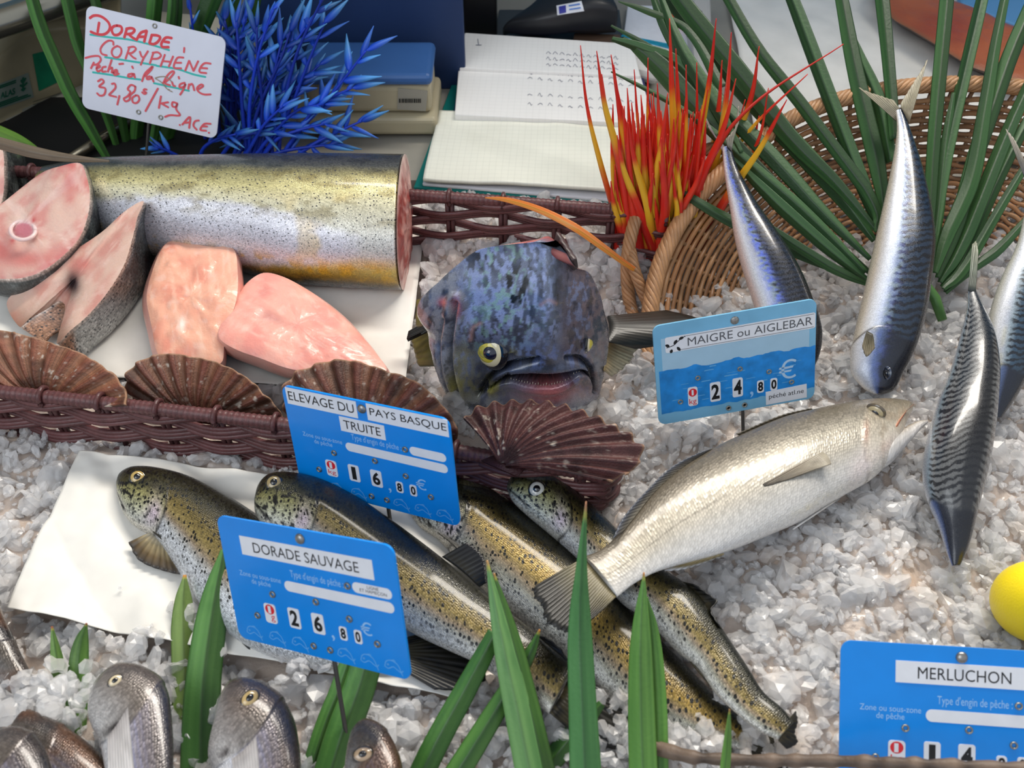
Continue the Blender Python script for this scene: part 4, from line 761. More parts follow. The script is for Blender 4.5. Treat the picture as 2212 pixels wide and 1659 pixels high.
# ---------------- dolphinfish head ----------------
HS=[(.126,1200,514,1168,522,1222,548,.9),(.119,1192,546,1040,538,1246,578,.85),(.108,1191,600,985,574,1273,590,.8),(.095,1192,655,940,616,1293,630,.7),(.080,1190,706,903,655,1305,672,.55),(.065,1185,752,904,684,1313,705,.35),(.052,1183,785,924,714,1315,733,.2),(.044,1182,803,928,746,1314,755,.12),(.034,1182,830,935,780,1311,782,.08),(.022,1182,856,945,810,1304,815,.05),(.008,1182,885,958,838,1295,850,.0),(-.006,1180,915,978,870,1284,884,0),(-.02,1175,945,1012,912,1262,922,0)]
hs=crs(np.array(HS)*np.array([2000,1,1,1,1,1,1,60]),260)/np.array([2000,1,1,1,1,1,1,60])
Fp=P(hs[:,1],hs[:,2],hs[:,0]);Lp=P(hs[:,3],hs[:,4],hs[:,0]);Rp=P(hs[:,5],hs[:,6],hs[:,0]);kk=np.clip(hs[:,7],0,1)[:,None]
NC=200;ph=np.linspace(-math.pi/2,math.pi/2,NC);sn=np.abs(np.sin(ph));bk=(1-kk)*(1-np.cos(ph))+kk*sn**1.15
E_=np.where(ph[None,:,None]<0,Lp[:,None],Rp[:,None])-Fp[:,None];V=Fp[:,None]+E_*np.array([1,0,0])*sn[None,:,None]+E_*np.array([0,1,0])*bk[...,None]
px,py=proj(V);inr=-np.array([.1,-1,.0]);bwd=np.array([-.1,1,.0])
def dcurve(pts):
    q=crs(pts,120);r=np.full(px.shape,1e9)
    for a in q:r=np.minimum(r,np.hypot(px-a[0],py-a[1]))
    return r
up=crs([(1052,842),(1075,824),(1100,811),(1140,807),(1182,808),(1225,804),(1255,799),(1274,808),(1284,838)],200);lo=crs([(1052,844),(1078,829),(1105,825),(1140,834),(1182,838),(1222,829),(1252,808),(1272,812),(1284,840)],200)
yu=np.interp(px,up[:,0],up[:,1],left=0,right=0);yl=np.interp(px,lo[:,0],lo[:,1],left=-1,right=-1)
gap=sm(-1.5,2,py-yu)*sm(-1.5,2,yl-py)*(px>1052)*(px<1284);ulip=np.exp(-((py-yu+9)/8)**2)*(px>1050)*(px<1286);llip=np.exp(-((py-yl-10)/8)**2)*(px>1060)*(px<1280)
g1=dcurve([(1031,852),(1056,818),(1085,796),(1112,786),(1162,777)]);g2=dcurve([(1226,774),(1250,775),(1270,788),(1281,812),(1287,845)]);g3=dcurve([(1040,852),(1062,826),(1098,806)])
gill=dcurve([(985,655),(978,700),(972,750),(975,800),(988,850),(1006,890)]);gil2=dcurve([(958,690),(950,740),(954,800),(970,850)])
sock=np.exp(-(np.hypot((px-1050)/34,(py-755)/42))**4)
dv=-.016*gap+.0018*ulip+.0016*llip-.0055*np.exp(-(g1/6)**2)-.005*np.exp(-(g2/5.5)**2)-.002*np.exp(-(g3/4)**2)-.0030*np.exp(-(gill/4)**2)-.0018*np.exp(-(gil2/4)**2)+.0016*sm(0,14,gill)*sm(30,14,gill)-.002*sock+.0008*(fbm(V,90,4)-.5)*2
dv+=.0035*np.exp(-((px-1186)/26)**2)*sm(790,700,py)   # central forehead ridge
outd=nrm(np.stack([np.sin(ph)[None]*.8+0*kk,-np.cos(ph)[None]-.15+0*kk,.25+0*ph[None]+0*kk],-1));V=V+outd*dv[...,None]
# colours; blue-lilac patches include sky reflection painted into the skin
q=np.stack([px/7.,py/15.,0*px],-1);n1=fbm(q,1,3,4);n2=fbm(np.stack([px/9+py/50,py/14-px/50,0*px],-1),1.,8,4);n3=fbm(V,60,5,3)
c=mix(lin((58,62,74))*np.ones(V.shape),lin((112,120,142)),sm(.3,.7,n3))
fore=sm(1175,1120,px)*sm(800,720,py);top=sm(760,700,py)
c=mix(c,lin((158,172,216)),.85*sm(.45,.54,n1)*top*sm(960,1010,px)*sm(1240,1170,px));c=mix(c,lin((146,182,170)),.8*sm(.55,.63,n2)*np.exp(-((px-1080)/70)**2)*sm(780,730,py))
c=mix(c,lin((16,18,16)),.9*sm(.56,.62,fbm(q,.42,21,4))*np.exp(-((px-1105)/75)**2-((py-620)/85)**2)*1.3);c=mix(c,lin((14,16,20)),.8*np.exp(-((px-1203)/12)**2)*sm(690,640,py))
c=mix(c,lin((92,76,80)),.7*sm(1195,1225,px)*sm(.3,.6,n3)*sm(800,740,py));c=mix(c,lin((132,112,112)),.7*sm(1215,1260,px)*sm(.45,.6,n1));c=mix(c,lin((128,140,176)),.6*sm(1215,1235,px)*sm(.52,.6,n2)*sm(1290,1260,px));c=mix(c,lin((30,32,40)),.6*sm(1210,1230,px)*sm(.58,.64,fbm(q,.5,33,3)))
c=mix(c,lin((118,138,196)),.75*sm(.50,.60,n2)*np.exp(-((px-1150)/95)**2-((py-765)/32)**2))
sidem=sm(1025,965,px);c=mix(c,lin((150,150,158)),.85*sidem*sm(.3,.55,n2));c=mix(c,lin((36,40,46)),.6*sidem*sm(.56,.66,n1));c=mix(c,lin((134,132,136)),.65*sm(1265,1295,px)*sm(700,760,py)*sm(.3,.6,n2))
c=mix(c,lin((132,128,96)),.75*np.exp(-((px-1000)/26)**2)*sm(720,770,py)*sm(.35,.55,n1));c=mix(c,lin((186,178,64)),.85*sm(.42,.56,n2)*(np.exp(-((px-985)/16)**2)*sm(790,840,py)+np.exp(-((px-1085)/26)**2-((py-766)/14)**2)+.8*np.exp(-((px-1052)/30)**2-((py-842)/22)**2)+.6*np.exp(-((px-1012)/30)**2-((py-880)/18)**2)))
c=mix(c,lin((186,190,196)),.75*sm(838,880,py)*sm(.3,.5,n2));c=mix(c,lin((214,112,108)),.9*np.exp(-((px-1190)/62)**2-((py-852)/24)**2)*sm(.25,.45,n3));c=mix(c,lin((204,206,210)),.55*np.exp(-((px-1250)/30)**2-((py-870)/26)**2))
c=mix(c,lin((222,116,112)),.85*np.exp(-((px-958)/11)**2-((py-652)/9)**2)+.75*np.exp(-((px-989)/9)**2-((py-662)/20)**2));c=mix(c,lin((196,150,140)),.6*np.exp(-((dcurve([(1016,735),(1022,708),(1038,698)]))/4)**2)+.4*np.exp(-(dcurve([(1168,655),(1185,642),(1200,650)])/4)**2))
c=mix(c,lin((84,96,116)),.35*ulip);dk=np.maximum(np.exp(-(g1/6.5)**2),np.maximum(np.exp(-(g2/5.5)**2),.8*np.exp(-(g3/3)**2)));c=mix(c,lin((12,14,20)),.92*dk);c=mix(c,lin((26,9,13)),gap);c=mix(c,lin((60,62,70)),.8*np.exp(-(gill/3.5)**2)+.6*np.exp(-(gil2/3)**2))
NB=24;tb=np.linspace(0,1,NB+2)[1:-1];bkV=V[:,-1][:,None]*(1-tb[None,:,None])+V[:,0][:,None]*tb[None,:,None]+bwd*(.006*np.sin(tb*math.pi)+.003*(1-2*np.abs(tb-.5)))[None,:,None]
hd=thing('severed_dolphinfish','large dark dolphinfish head facing the front with open toothy mouth','fish head')
VV=np.concatenate([V,bkV],1);cb=mix(lin((200,120,112))*np.ones(bkV.shape),lin((120,40,44)),sm(.4,.65,fbm(bkV,90,3)));cc=np.concatenate([c,cb],1);M2=NC+NB
Fc=gridF(260,M2,True).tolist()+[[j for j in range(M2)][::-1],[(259)*M2+j for j in range(M2)]]
mv=np.stack([np.concatenate([px,px[:,:NB]],1)/34.,np.concatenate([py,py[:,:NB]],1)/34.,.5+0*VV[...,0]],-1)
M_HEAD=skin('head_skin',rough=.24,metal=.15,coat=.6,sc=22.,ss=.15,bump=.12,glit=.12)
ho=mesh('face',VV.reshape(-1,3),[f[::-1] for f in Fc],M_HEAD,hd,cc.reshape(-1,3),mv.reshape(-1,3));hb=bvh_of(ho)
def bigeye(x,y,r,off,n,dp=.15):
    cpt,_=hit(hb,x,y);n=nrm(np.array(n));rm=r*((cpt-CAM)@FW)/F;cpt=cpt-n*rm*dp;a_=nrm(RT-n*(RT@n));m1=MB()
    for k,(q,h,cl) in enumerate(((1.16,.34,(26,28,34)),(1.0,.50,(222,208,168)),(.84,.58,(206,188,52)),(.62,.62,(176,166,60)))):disc_dome(m1,cpt+n*.0001*k,n,rm*q,rm*h,lin(cl),k=40)
    e=m1.build('eye',M_EYEG,hd);m2=MB();disc_dome(m2,cpt+n*rm*.12+off[0]*a_*rm,n,rm*.46,rm*.60,lin((20,26,50)),k=36);m2.build('pupil',M_EYEG,e)
bigeye(1051,757,43,(.30,.0),(-.66,-.70,.28),.30);bigeye(1276,742,20,(.1,.0),(.95,-.2,.1),.4)
mb=MB();rg=np.random.default_rng(4)
for k in range(26):
    x=1104+k*5.9
    for arr,sg in((up,1),(lo,-1)):
        y=np.interp(x,arr[:,0],arr[:,1]);cpt,n=hit(hb,x,y-sg*3)
        if cpt is None:continue
        h=(.0009+.0012*rg.random())*(.8 if sg>0 else 1.4);b=cpt-outd[130,100]*.004;tip=b+np.array([0,-.0012,-sg*h*1.3]);mb.tube(np.array([b,(b+tip)/2,tip]),[.00042,.0003,.00008],5,lin((206,196,176)))
mb.build('teeth',mat('tooth',attr=True,rough=.25,coat=.5),hd)
fin(hd,[(1194,548),(1218,560),(1244,582)],[(1207,502),(1222,530),(1240,560)],.116,.124,cgrad((60,50,50),(70,56,56)),'dorsal_crest',rays=4,n=30,th=.003)
mb=MB()
for (x,y,z,r) in((1186,532,.119,.0035),(1176,530,.118,.003),(1192,548,.118,.002)):disc_dome(mb,P(x,y,z),np.array([0,-.6,.8]),r,r,lin((206,70,64)),k=16)
mb.build('cut_flesh',M_FLESH,hd)
fin(hd,[(1312,684),(1316,706),(1312,738)],[(1440,672),(1512,694),(1500,726),(1430,744),(1372,752)],.046,.034,cgrad((34,33,30),(38,36,32),(26,24,22)),'pectoral_fin',rays=12,th=.0015,amp=.00005)
fin(hd,[(1312,728),(1310,760),(1304,800)],[(1380,752),(1360,785),(1322,815)],.036,.020,cgrad((120,100,60),(176,160,128),(190,178,150)),'pectoral_fin',rays=12,ragged=.1)
fin(hd,[(932,690),(930,712)],[(884,718),(880,735)],.03,.022,cgrad((30,32,30),(24,26,26)),'pectoral_fin',rays=5,n=24,th=.002);fin(hd,[(930,710),(940,790)],[(890,735),(905,790)],.02,.012,cgrad((60,58,30),(96,88,44)),'pectoral_fin',rays=5,n=24,th=.002)
fin(hd,[(935,640),(930,700)],[(902,650),(900,705)],.05,.04,cgrad((60,60,60),(110,100,50)),'gill_cover',rays=2,n=24,th=.002)
# ---------------- shells ----------------
shell('brown scallop shell with white specks, cut by the left edge of the photo',(120,884),.014,[(-90,800),(-50,745),(-10,712),(30,714),(60,722),(120,738),(180,760),(235,795),(272,835),(276,872)],.046,11,(132,90,68),(116,58,44),seed=1)
shell('scallop shell in front of the upright fillet, second from the left',(440,908),.012,[(290,872),(270,840),(268,815),(290,785),(330,765),(370,760),(430,768),(480,782),(530,808),(575,850),(612,893),(618,912)],[.02,.035,.042]+[.046]*6+[.040,.022,.014],13,(106,70,52),(100,46,38),seed=2)
shell('scallop shell standing behind the blue trout price tag',(800,965),.010,[(624,925),(612,850),(622,822),(650,797),(700,780),(760,776),(830,795),(900,822),(950,862),(985,908),(992,945),(975,968)],[.012,.034,.042]+[.046]*6+[.040,.028,.018],13,(104,68,50),(98,44,38),seed=3)
shell('dark purple-brown scallop shell under the dolphinfish head at the tray corner',(1085,1008),.046,[(1003,908),(1012,894),(1045,878),(1090,872),(1150,870),(1220,880),(1280,900),(1330,925),(1375,950),(1393,972),(1388,1000),(1350,1030),(1315,1042)],.055,14,(80,48,46),(62,28,32),seed=4)
# ---------------- palm frond in the basket ----------------
G0,G1=(26,54,30),(56,92,48)
fr_=thing('palm_frond','dark green fan palm frond lying in the light cane basket','palm frond')
LV=[([(1889,520),(1780,380),(1640,230),(1540,110),(1452,-10),(1400,-80)],[10,34,36,38,38,30],0),([(1895,500),(1800,390),(1700,290),(1590,150),(1500,40),(1440,-40)],[8,22,30,34,32,26],1),([(1880,560),(1760,440),(1650,320),(1540,210),(1450,80),(1405,-20)],[8,24,30,30,22,8],0),([(1880,590),(1740,470),(1620,350),(1520,250),(1430,150),(1345,82)],[8,22,26,38,36,6],1),([(1600,330),(1530,200),(1470,100),(1430,0),(1415,-40)],[10,26,20,10,6],0),([(1560,190),(1480,60),(1400,25),(1336,3)],[20,13,11,2],1),([(1580,300),(1480,150),(1400,110),(1322,84)],[20,22,20,8],0),([(1470,150),(1400,100),(1320,55)],[12,10,3],1),([(1871,588),(1720,440),(1584,324),(1480,240),(1400,195),(1320,155)],[8,20,18,10,8,2],0),([(1875,606),(1780,530),(1690,450),(1580,340)],[8,22,24,8],0),([(1880,612),(1700,535),(1580,478),(1480,420),(1383,366)],[8,22,20,14,2],0),([(1895,500),(1867,405),(1750,250),(1640,110),(1572,-5),(1530,-60)],[8,22,22,20,18,12],1),([(1900,490),(1860,390),(1780,180),(1712,0),(1680,-70)],[8,26,26,22,16],0),([(1912,470),(1890,330),(1850,160),(1818,-5),(1800,-70)],[10,30,28,22,16],1),([(1925,350),(1900,230),(1860,130),(1835,60)],[20,26,18,4],0),([(1933,300),(1925,200),(1915,90),(1905,-10),(1900,-60)],[18,20,22,24,16],1),
([(2005,560),(2010,430),(2018,300),(2033,130),(2046,-5),(2052,-60)],[8,20,22,24,24,18],1),([(2015,560),(2035,400),(2060,260),(2095,110),(2122,-5),(2135,-60)],[8,18,22,22,20,16],0),([(2020,590),(2050,500),(2098,390),(2130,220),(2150,100),(2172,-10)],[8,24,28,22,18,14],0),([(2025,600),(2070,480),(2110,330),(2160,180),(2212,50),(2250,-40)],[8,22,28,28,26,20],1),([(2030,610),(2090,500),(2165,313),(2212,206),(2260,100)],[8,26,24,20,14],0),([(2035,620),(2085,550),(2150,400),(2212,276),(2260,190)],[8,20,22,18,12],1),([(2038,625),(2090,570),(2160,450),(2212,364),(2250,310)],[8,18,16,12,6],0),([(2042,632),(2100,580),(2150,545),(2212,480),(2260,430)],[8,16,18,12,6],0),([(2012,560),(2028,450),(2040,330),(2060,200)],[10,20,18,6],0),([(1882,618),(1790,575),(1715,528),(1650,480)],[6,18,18,6],1)]
for i,(p,w,h) in enumerate(LV):
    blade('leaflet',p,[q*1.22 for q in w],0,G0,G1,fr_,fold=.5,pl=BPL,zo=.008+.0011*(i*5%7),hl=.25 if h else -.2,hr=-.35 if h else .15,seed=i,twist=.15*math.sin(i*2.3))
mb=MB();mb.tube(np.array([PP(x,y,(b0+BN*.012,BN)) for x,y in((1960,600),(2000,620),(2020,645),(2036,692))]),[.004,.004,.0035,.003],8,lin((70,112,56)));mb.build('stem',M_LEAF,fr_)
# ---------------- palm leaves behind the trunk ----------------
pb=thing('palm_frond','upright green palm blades behind the handwritten white tag','palm frond')
UL=[([(236,350),(190,270),(140,180),(100,90),(70,0),(50,-60)],[14,24,28,28,26,20],.236,1),([(262,350),(230,250),(190,150),(160,70),(142,-10),(130,-60)],[10,18,22,26,26,20],.262,1),([(280,350),(260,240),(230,100),(205,0),(190,-60)],[10,20,22,20,14],.266,0),([(290,350),(300,250),(325,100),(336,-5),(340,-60)],[26,28,30,32,24],.270,1),([(322,350),(340,250),(362,100),(372,-5),(376,-60)],[14,18,18,16,12],.266,1),([(330,350),(360,200),(380,80),(388,-20)],[14,16,16,12],.272,0),([(345,350),(380,220),(430,70),(465,-20),(480,-70)],[30,34,38,40,30],.268,0),([(400,350),(450,200),(520,80),(560,-20)],[20,26,26,20],.30,0),([(372,350),(420,280),(470,170),(505,0),(515,-40)],[22,28,26,24,16],.29,0)]
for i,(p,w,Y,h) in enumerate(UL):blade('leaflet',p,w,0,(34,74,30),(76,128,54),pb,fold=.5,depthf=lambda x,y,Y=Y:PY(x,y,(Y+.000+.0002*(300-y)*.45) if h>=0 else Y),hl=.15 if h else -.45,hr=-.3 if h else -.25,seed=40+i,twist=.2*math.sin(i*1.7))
blade('palm_leaf',[(92,330),(40,302),(-10,281),(-60,262)],[5,22,26,26],.02,(78,120,40),(120,160,64),label='bright green leaf tip lying at the left edge above the cut steaks',cat='leaf',seed=60)
blade('dried_leaf',[(236,348),(140,340),(60,326),(0,309),(-50,298)],[4,18,26,26,24],[.075,.075,.078,.085,.09],(74,64,52),(128,112,92),label='dry grey-brown leaf strip lying behind the black-skinned steaks',cat='leaf',seed=61)
# ---------------- red and yellow plastic grass ----------------
M_PLG=mat('plastic_grass',attr=True,rough=.3,spec=.5,coat=.2)
gr=thing('plastic_grass','red and yellow plastic grass tuft behind the basket handle','decoration')
def gblade(pts,w,Y,seed):
    r=random.Random(seed);k=len(pts);Ys=np.linspace(Y,Y+r.uniform(-.01,.02),k)
    D=np.array([PY(p[0],p[1],Ys[i]) for i,p in enumerate(pts)]);q=crs(np.column_stack([D,np.interp(np.linspace(0,1,k),np.linspace(0,1,len(w)),w)]),44);C=q[:,:3];dep=(C-CAM)@FW
    T=nrm(np.gradient(C,axis=0));vd=nrm(CAM-C);S=nrm(np.cross(T,vd));a=r.uniform(-.5,.5);S=S*math.cos(a)+nrm(np.cross(S,T))*math.sin(a);hw=np.maximum(q[:,3],.6)*dep/F/2
    V=np.stack([C-S*hw[:,None],C+nrm(np.cross(S,T))*(hw*.3)[:,None],C+S*hw[:,None]],1);u=np.linspace(0,1,44)
    y0=r.uniform(.22,.45);y1=y0+r.uniform(.12,.25);yy=sm(y0-.08,y0,u)*sm(y1+.1,y1,u)*(r.random()<.75)
    c=mix(lin((206,30,30))*np.ones((44,3)),lin((226,60,36)),noise(np.stack([u*9,0*u+seed],1),1,2));c=mix(c,lin((232,178,44)),yy);c=mix(c,lin((214,40,60)),sm(.15,0,u)*.6)
    o=mesh('grass_blade',V.reshape(-1,3),gridF(44,3),M_PLG,gr,np.repeat(c,3,0));solid(o,.0005,0)
tips=[(1254,98),(1289,110),(1320,118),(1326,140),(1446,40),(1400,125),(1412,200),(1547,40),(1580,70),(1640,100),(1505,135),(1482,140),(1460,105),(1700,215),(1745,160),(1822,95),(1660,190),(1590,170),(1530,190),(1355,190),(1370,150),(1420,180),(1440,210),(1300,160),(1560,130),(1610,215),(1690,230),(1640,250)]
rr=random.Random(3)
for k in range(215):
    if k<len(tips):t=tips[k]
    else:t=(rr.uniform(1318,1530),rr.uniform(200,430))
    b=(1425+.20*(min(t[0],1600)-1420)+rr.uniform(-26,30),rr.uniform(600,670));bend=rr.uniform(-40,40);mid=((b[0]*.42+min(t[0],1620)*.58)+bend*.5,(b[1]+t[1])/2);q3=((b[0]*.14+min(t[0],1660)*.86)+bend*.25,b[1]*.25+t[1]*.75)
    if b[0]>=1440:b=(b[0],b[1]-75)
    gblade([b,((b[0]+mid[0])/2+0,(b[1]*.75+t[1]*.25)),mid,q3,t],[15,20,18,12,1.5] if rr.random()<.6 else [10,13,12,7,1.5],.118+rr.uniform(-.01,.012)+(.034 if b[0]>=1440 else 0),k)
blade('grass_blade',[(1375,585),(1345,565),(1300,532),(1240,490),(1170,455),(1100,433),(1048,427)],[10,12,15,17,15,11,2],[.03,.04,.054,.064,.066,.062,.058],(216,60,50),(224,178,60),gr,fold=.2,m=M_PLG,seed=9)
# ---------------- blue plastic foliage ----------------
M_BLUEL=mat('blue_foliage',attr=True,rough=.42,spec=.4)
bl=thing('plastic_plant','bright blue artificial bamboo plant behind the dolphinfish trunk','artificial plant')
def spray(path,nl,Y,size,seed,tone):
    r=random.Random(seed);k=len(path);bh=any(p[0]<508 and p[1]<300 for p in path);Y=(max(Y,.285) if bh else min(Y,.262)-.006);Ys=np.linspace(.268 if bh else .238,Y,k);D=np.array([PY(p[0],p[1],Ys[i]) for i,p in enumerate(path)]);C=crs(D,40)
    m1=MB();m1.tube(C,np.linspace(.0019,.0008,40),6,lin((24,60,190))*tone);st=m1.build('spray',M_BLUEL,bl);mb=MB()
    for j in range(nl):
        u=1-(j/nl)**1.2*.62;i=int(u*39);c0=C[i];dep=(c0-CAM)@FW;px0,py0=proj(c0);px1,py1=proj(C[max(i-5,0)]);base=math.atan2(-(py0-py1),px0-px1)
        a=base+(1 if j%2 else -1)*r.uniform(.25,.95)*(.4 if j<2 else 1);L=size*r.uniform(.75,1.4)*dep/F;wv=L*r.uniform(.075,.11)
        dr=nrm(math.cos(a)*RT+math.sin(a)*UP+r.uniform(-.5,.5)*(-FW));sd=nrm(np.cross(dr,-FW+r.uniform(-.6,.6)*UP));nn=np.cross(sd,dr);t=np.linspace(0,1,12);hw=wv*np.sin(math.pi*np.clip(t,0,1)**.62)*(1-t*.25)+.0002
        q=c0+dr*(t*L)[:,None]+nn*(-.10*L*t*t)[:,None];V=np.stack([q-sd*hw[:,None],q+nn*(hw*.35)[:,None],q+sd*hw[:,None]],1);tc=tone*r.uniform(.8,1.2)
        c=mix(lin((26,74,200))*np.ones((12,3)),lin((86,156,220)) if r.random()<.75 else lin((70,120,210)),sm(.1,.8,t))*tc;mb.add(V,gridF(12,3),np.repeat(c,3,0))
    o=mb.build('leaves',M_BLUEL,st);solid(o,.0003,0)
SPR=[([(600,350),(650,280),(720,200),(790,110)],9,.27,66,1.),([(600,350),(640,290),(690,225),(760,190)],9,.255,58,1.),([(560,350),(600,300),(650,280),(700,268)],8,.245,52,1.),([(540,350),(580,300),(640,240),(700,225)],10,.25,60,1.05),([(520,350),(540,320),(570,270),(610,230)],9,.24,58,1.05),([(520,350),(570,250),(600,150),(660,60)],10,.28,66,.95),([(560,350),(620,250),(660,150),(700,50)],10,.29,66,.75),([(540,350),(540,220),(560,110),(590,20)],11,.285,66,1.),([(500,350),(500,230),(510,130),(530,40)],10,.28,64,.9),([(490,350),(490,250),(500,160),(540,90)],9,.262,60,1.),([(480,350),(470,230),(470,120),(480,40)],10,.29,60,.6),([(450,350),(430,180),(416,60),(408,-10)],7,.29,46,.75),([(560,350),(600,330),(650,320),(720,312)],8,.245,54,.8),([(620,350),(680,310),(730,285),(780,262)],8,.25,56,.95),([(430,350),(440,320),(470,300),(510,290)],8,.24,48,.9),([(400,350),(380,335),(360,325),(340,318)],6,.235,40,.9),([(560,350),(580,260),(640,190),(690,140)],10,.29,60,.6),([(520,350),(560,280),(600,210),(640,180)],10,.27,56,.7),([(500,350),(530,270),(560,200),(590,160)],9,.27,56,.65),([(600,350),(610,250),(640,120),(700,-10)],9,.31,66,.6),([(470,350),(500,310),(540,290),(590,285)],8,.245,50,.85)]
rr=random.Random(11)
for i in range(16):
    x=rr.uniform(440,730);y=rr.uniform(40,290);b=rr.uniform(480,600);SPR.append(([(b,350),(b*.6+x*.4+rr.uniform(-20,20),350*.6+y*.4),(b*.2+x*.8,350*.2+y*.8),(x,y)],9,.262,60,rr.uniform(.4,.7)))
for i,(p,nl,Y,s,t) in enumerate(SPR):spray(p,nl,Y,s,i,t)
# ---------------- price tags ----------------
bluetag('blue price tag reading ELEVAGE DU PAYS BASQUE TRUITE 16,80 stuck beside the trout',[-0.07439,-0.10114,0.05674,-.30904,-.13201,-.43543],[((-50,22.6,-3.7,33.0),(-48.6,25.3,-5.6,30.9),'ELEVAGE DU'),((2.6,23.0,51.6,33.3),(4.4,25.6,50.6,31.0),'PAYS BASQUE'),((-16.4,12.3,12.2,21.5),(-14,14.3,9.5,19.6),'TRUITE')],'1680',pinu=6,k=.97e-3)
bluetag('blue price tag reading DORADE SAUVAGE 26,80 above the sea bream',[-0.09111,-0.19115,0.06957,-.51004,-.22,-.46029],[((-39.3,15,39.8,25),(-31.4,17.2,31.8,22.6),'DORADE SAUVAGE')],'2680',extra='LIGNE\nET HAMEÇON',kgw=True,pinu=7,k=.965e-3)
bluetag('blue price tag reading MERLUCHON 14,80 in the bottom right corner',[.20119,-.23645,.03589,-.86386,-.04467,-.15708],[((-28.5,16.4,29.5,26.2),(-19,18.6,20.5,23.9),'MERLUCHON')],'1480',pinu=2)
# pale worn tag
fr=Frame([.12985,-.02816,.04938,-.33556,-.10921,.13791]);root=thing('price_tag','pale worn blue price tag reading MAIGRE ou AIGLEBAR 24,80 above the croaker','price tag')
M_PALE=mat('pale_tag',(118,178,212),rough=.4,vary=.08,vs=70,trans=.0);M_PALE2=mat('worn_print',(30,132,208),rough=.45,vary=.22,vs=130);M_PALE3=mat('faded_panel',(160,194,216),rough=.45,vary=.05,vs=60);M_RUST=mat('rusty_metal',attr=True,rough=.45,metal=.6,vary=.3,vs=900)
plate(fr,'board',rrect(-47.5,-32.75,47.5,32.75,4.5),-.8,.4,M_PALE,root);plate(fr,'faded_panel',np.array([(-43.2,2.2),(43.6,2.2),(43.6,24),(-43.2,24)]),.4,.45,M_PALE3,root)
ue=np.linspace(-45.4,47.4,60);ed=3+1.6*(fbm(np.stack([ue*.16,0*ue],1),1,3,3)-.5)*2;le=-25.5+.9*(fbm(np.stack([ue*.2,0*ue+9],1),1,3,3)-.5)*2
V=np.vstack([fr.pt(ue,ed,.50),fr.pt(ue,le,.50)]);mesh('sea_print',V,[[i,60+i,61+i,i+1] for i in range(59)],M_PALE2,root,smooth=False)
rg=np.random.default_rng(8);mb=MB()
for i in range(26):
    u=rg.uniform(-40,34);v=rg.uniform(-22,1);l=rg.uniform(2,9);h=rg.uniform(.25,.9);mb.add(fr.pt(np.array([u,u+l,u+l*.9,u+l*.1]),np.array([v,v+.1,v+h,v+h]),.53),[[0,1,2,3]])
mb.build('worn_streaks',mat('worn_streak',(96,168,220),rough=.45),root,False)
o=plate(fr,'name_strip',rrect(-40.9,14.6,46.9,24.5,1.2),.5,.8,M_WHITE,root);text(fr,'lettering','MAIGRE ou AIGLEBAR',(-27.9,17.0,45.2,22.2),.86,mat('outline_grey',(84,86,92),rough=.5),o)
strokes(fr,'border_line',[[(-30,23.6),(46,23.6)],[(-33,15.4),(46,15.4)]],.25,.86,M_BLACK,o)
mb=MB()
for (u,v,a,l) in((-36,19.5,.9,3.4),(-34.2,17.6,-1.0,3.4),(-37.2,16.6,-1.9,2.6),(-33,22.2,.3,3.2),(-38.5,18.6,2.6,2.8)):
    t=np.linspace(0,1,9);hw=.9*np.sin(t*math.pi)**.7;x=u+np.cos(a)*t*l;y=v+np.sin(a)*t*l;A=fr.pt(x-np.sin(a)*hw,y+np.cos(a)*hw,.88);B=fr.pt(x+np.sin(a)*hw,y-np.cos(a)*hw,.88);mb.add(np.vstack([A,B]),[[i,9+i,10+i,i+1] for i in range(8)])
mb.build('leaf_emblem',M_BLACK,o,False);strokes(fr,'leaf_emblem',[[(-40.2,18),(-36,19),(-33.5,21),(-30,23.2)],[(-29.6,23.2),(-29.2,23.2)],[(-33.5,15.8),(-33.1,15.8)]],.45,.87,M_BLACK,o)
rivet(fr,'rivet',-.2,27.9,2.5,1.2,M_RUST,root,w=.5)
for u,v in((-22.9,-5.1),(2.3,-3.9),(19.6,-9.1),(33.3,-18.7),(-33.9,-19.1),(-5.1,-29.1),(4.7,-28.9)):rivet(fr,'eyelet',u,v,1.6,.8,M_RUST,root,hole=(30,26,22),w=.5)
k=plate(fr,'kilo_tile',rrect(-29.2,-23.2,-23.4,-10.5,1.5),.5,.85,M_WHITE,root);a=np.arange(24)/24*2*math.pi;plate(fr,'red_disc',np.stack([-26.3+2.5*np.cos(a),-14.2+2.7*np.sin(a)],1),.85,.9,M_RED,k);text(fr,'lettering','1',(-27,-16,-25.8,-12.4),.94,M_WHITE,k,bold=.03);text(fr,'lettering','kg',(-28.6,-22.9,-24.2,-18.2),.9,M_RED,k,bold=0)
for ch,bx in zip('2480',((-15.9,-22.9,-9.6,-9.9),(-2.4,-22.4,3.8,-9.7),(12.4,-22.3,16.5,-14),(20.4,-22.3,24.6,-14.1))):
    t=plate(fr,'digit_tile',rrect(*bx,1.2),.5,.85,M_WHITE,root);wd=bx[2]-bx[0];ht=bx[3]-bx[1];text(fr,'digit',ch,(bx[0]+wd*.12,bx[1]+ht*.12,bx[2]-wd*.12,bx[3]-ht*.1),.92,M_BLACK,t,bold=.035)
text(fr,'comma',',',(8.2,-24.6,10.2,-20.6),.56,M_PBLUE,root,bold=0);text(fr,'euro_sign','€',(25.5,-16.2,36.1,-3.2),.56,mat('grey_print',(170,200,226),rough=.5),root,bold=0)
o=plate(fr,'origin_strip',np.array([(17.8,-31.6),(42.8,-31.2),(42.5,-21.8),(17.6,-22.6)]),.5,.7,M_WHITE,root);text(fr,'lettering','péché atl.ne',(19.6,-28.6,40.8,-24.6),.76,M_BLACK,o,bold=0)
pin(fr,4,-32.7,root)
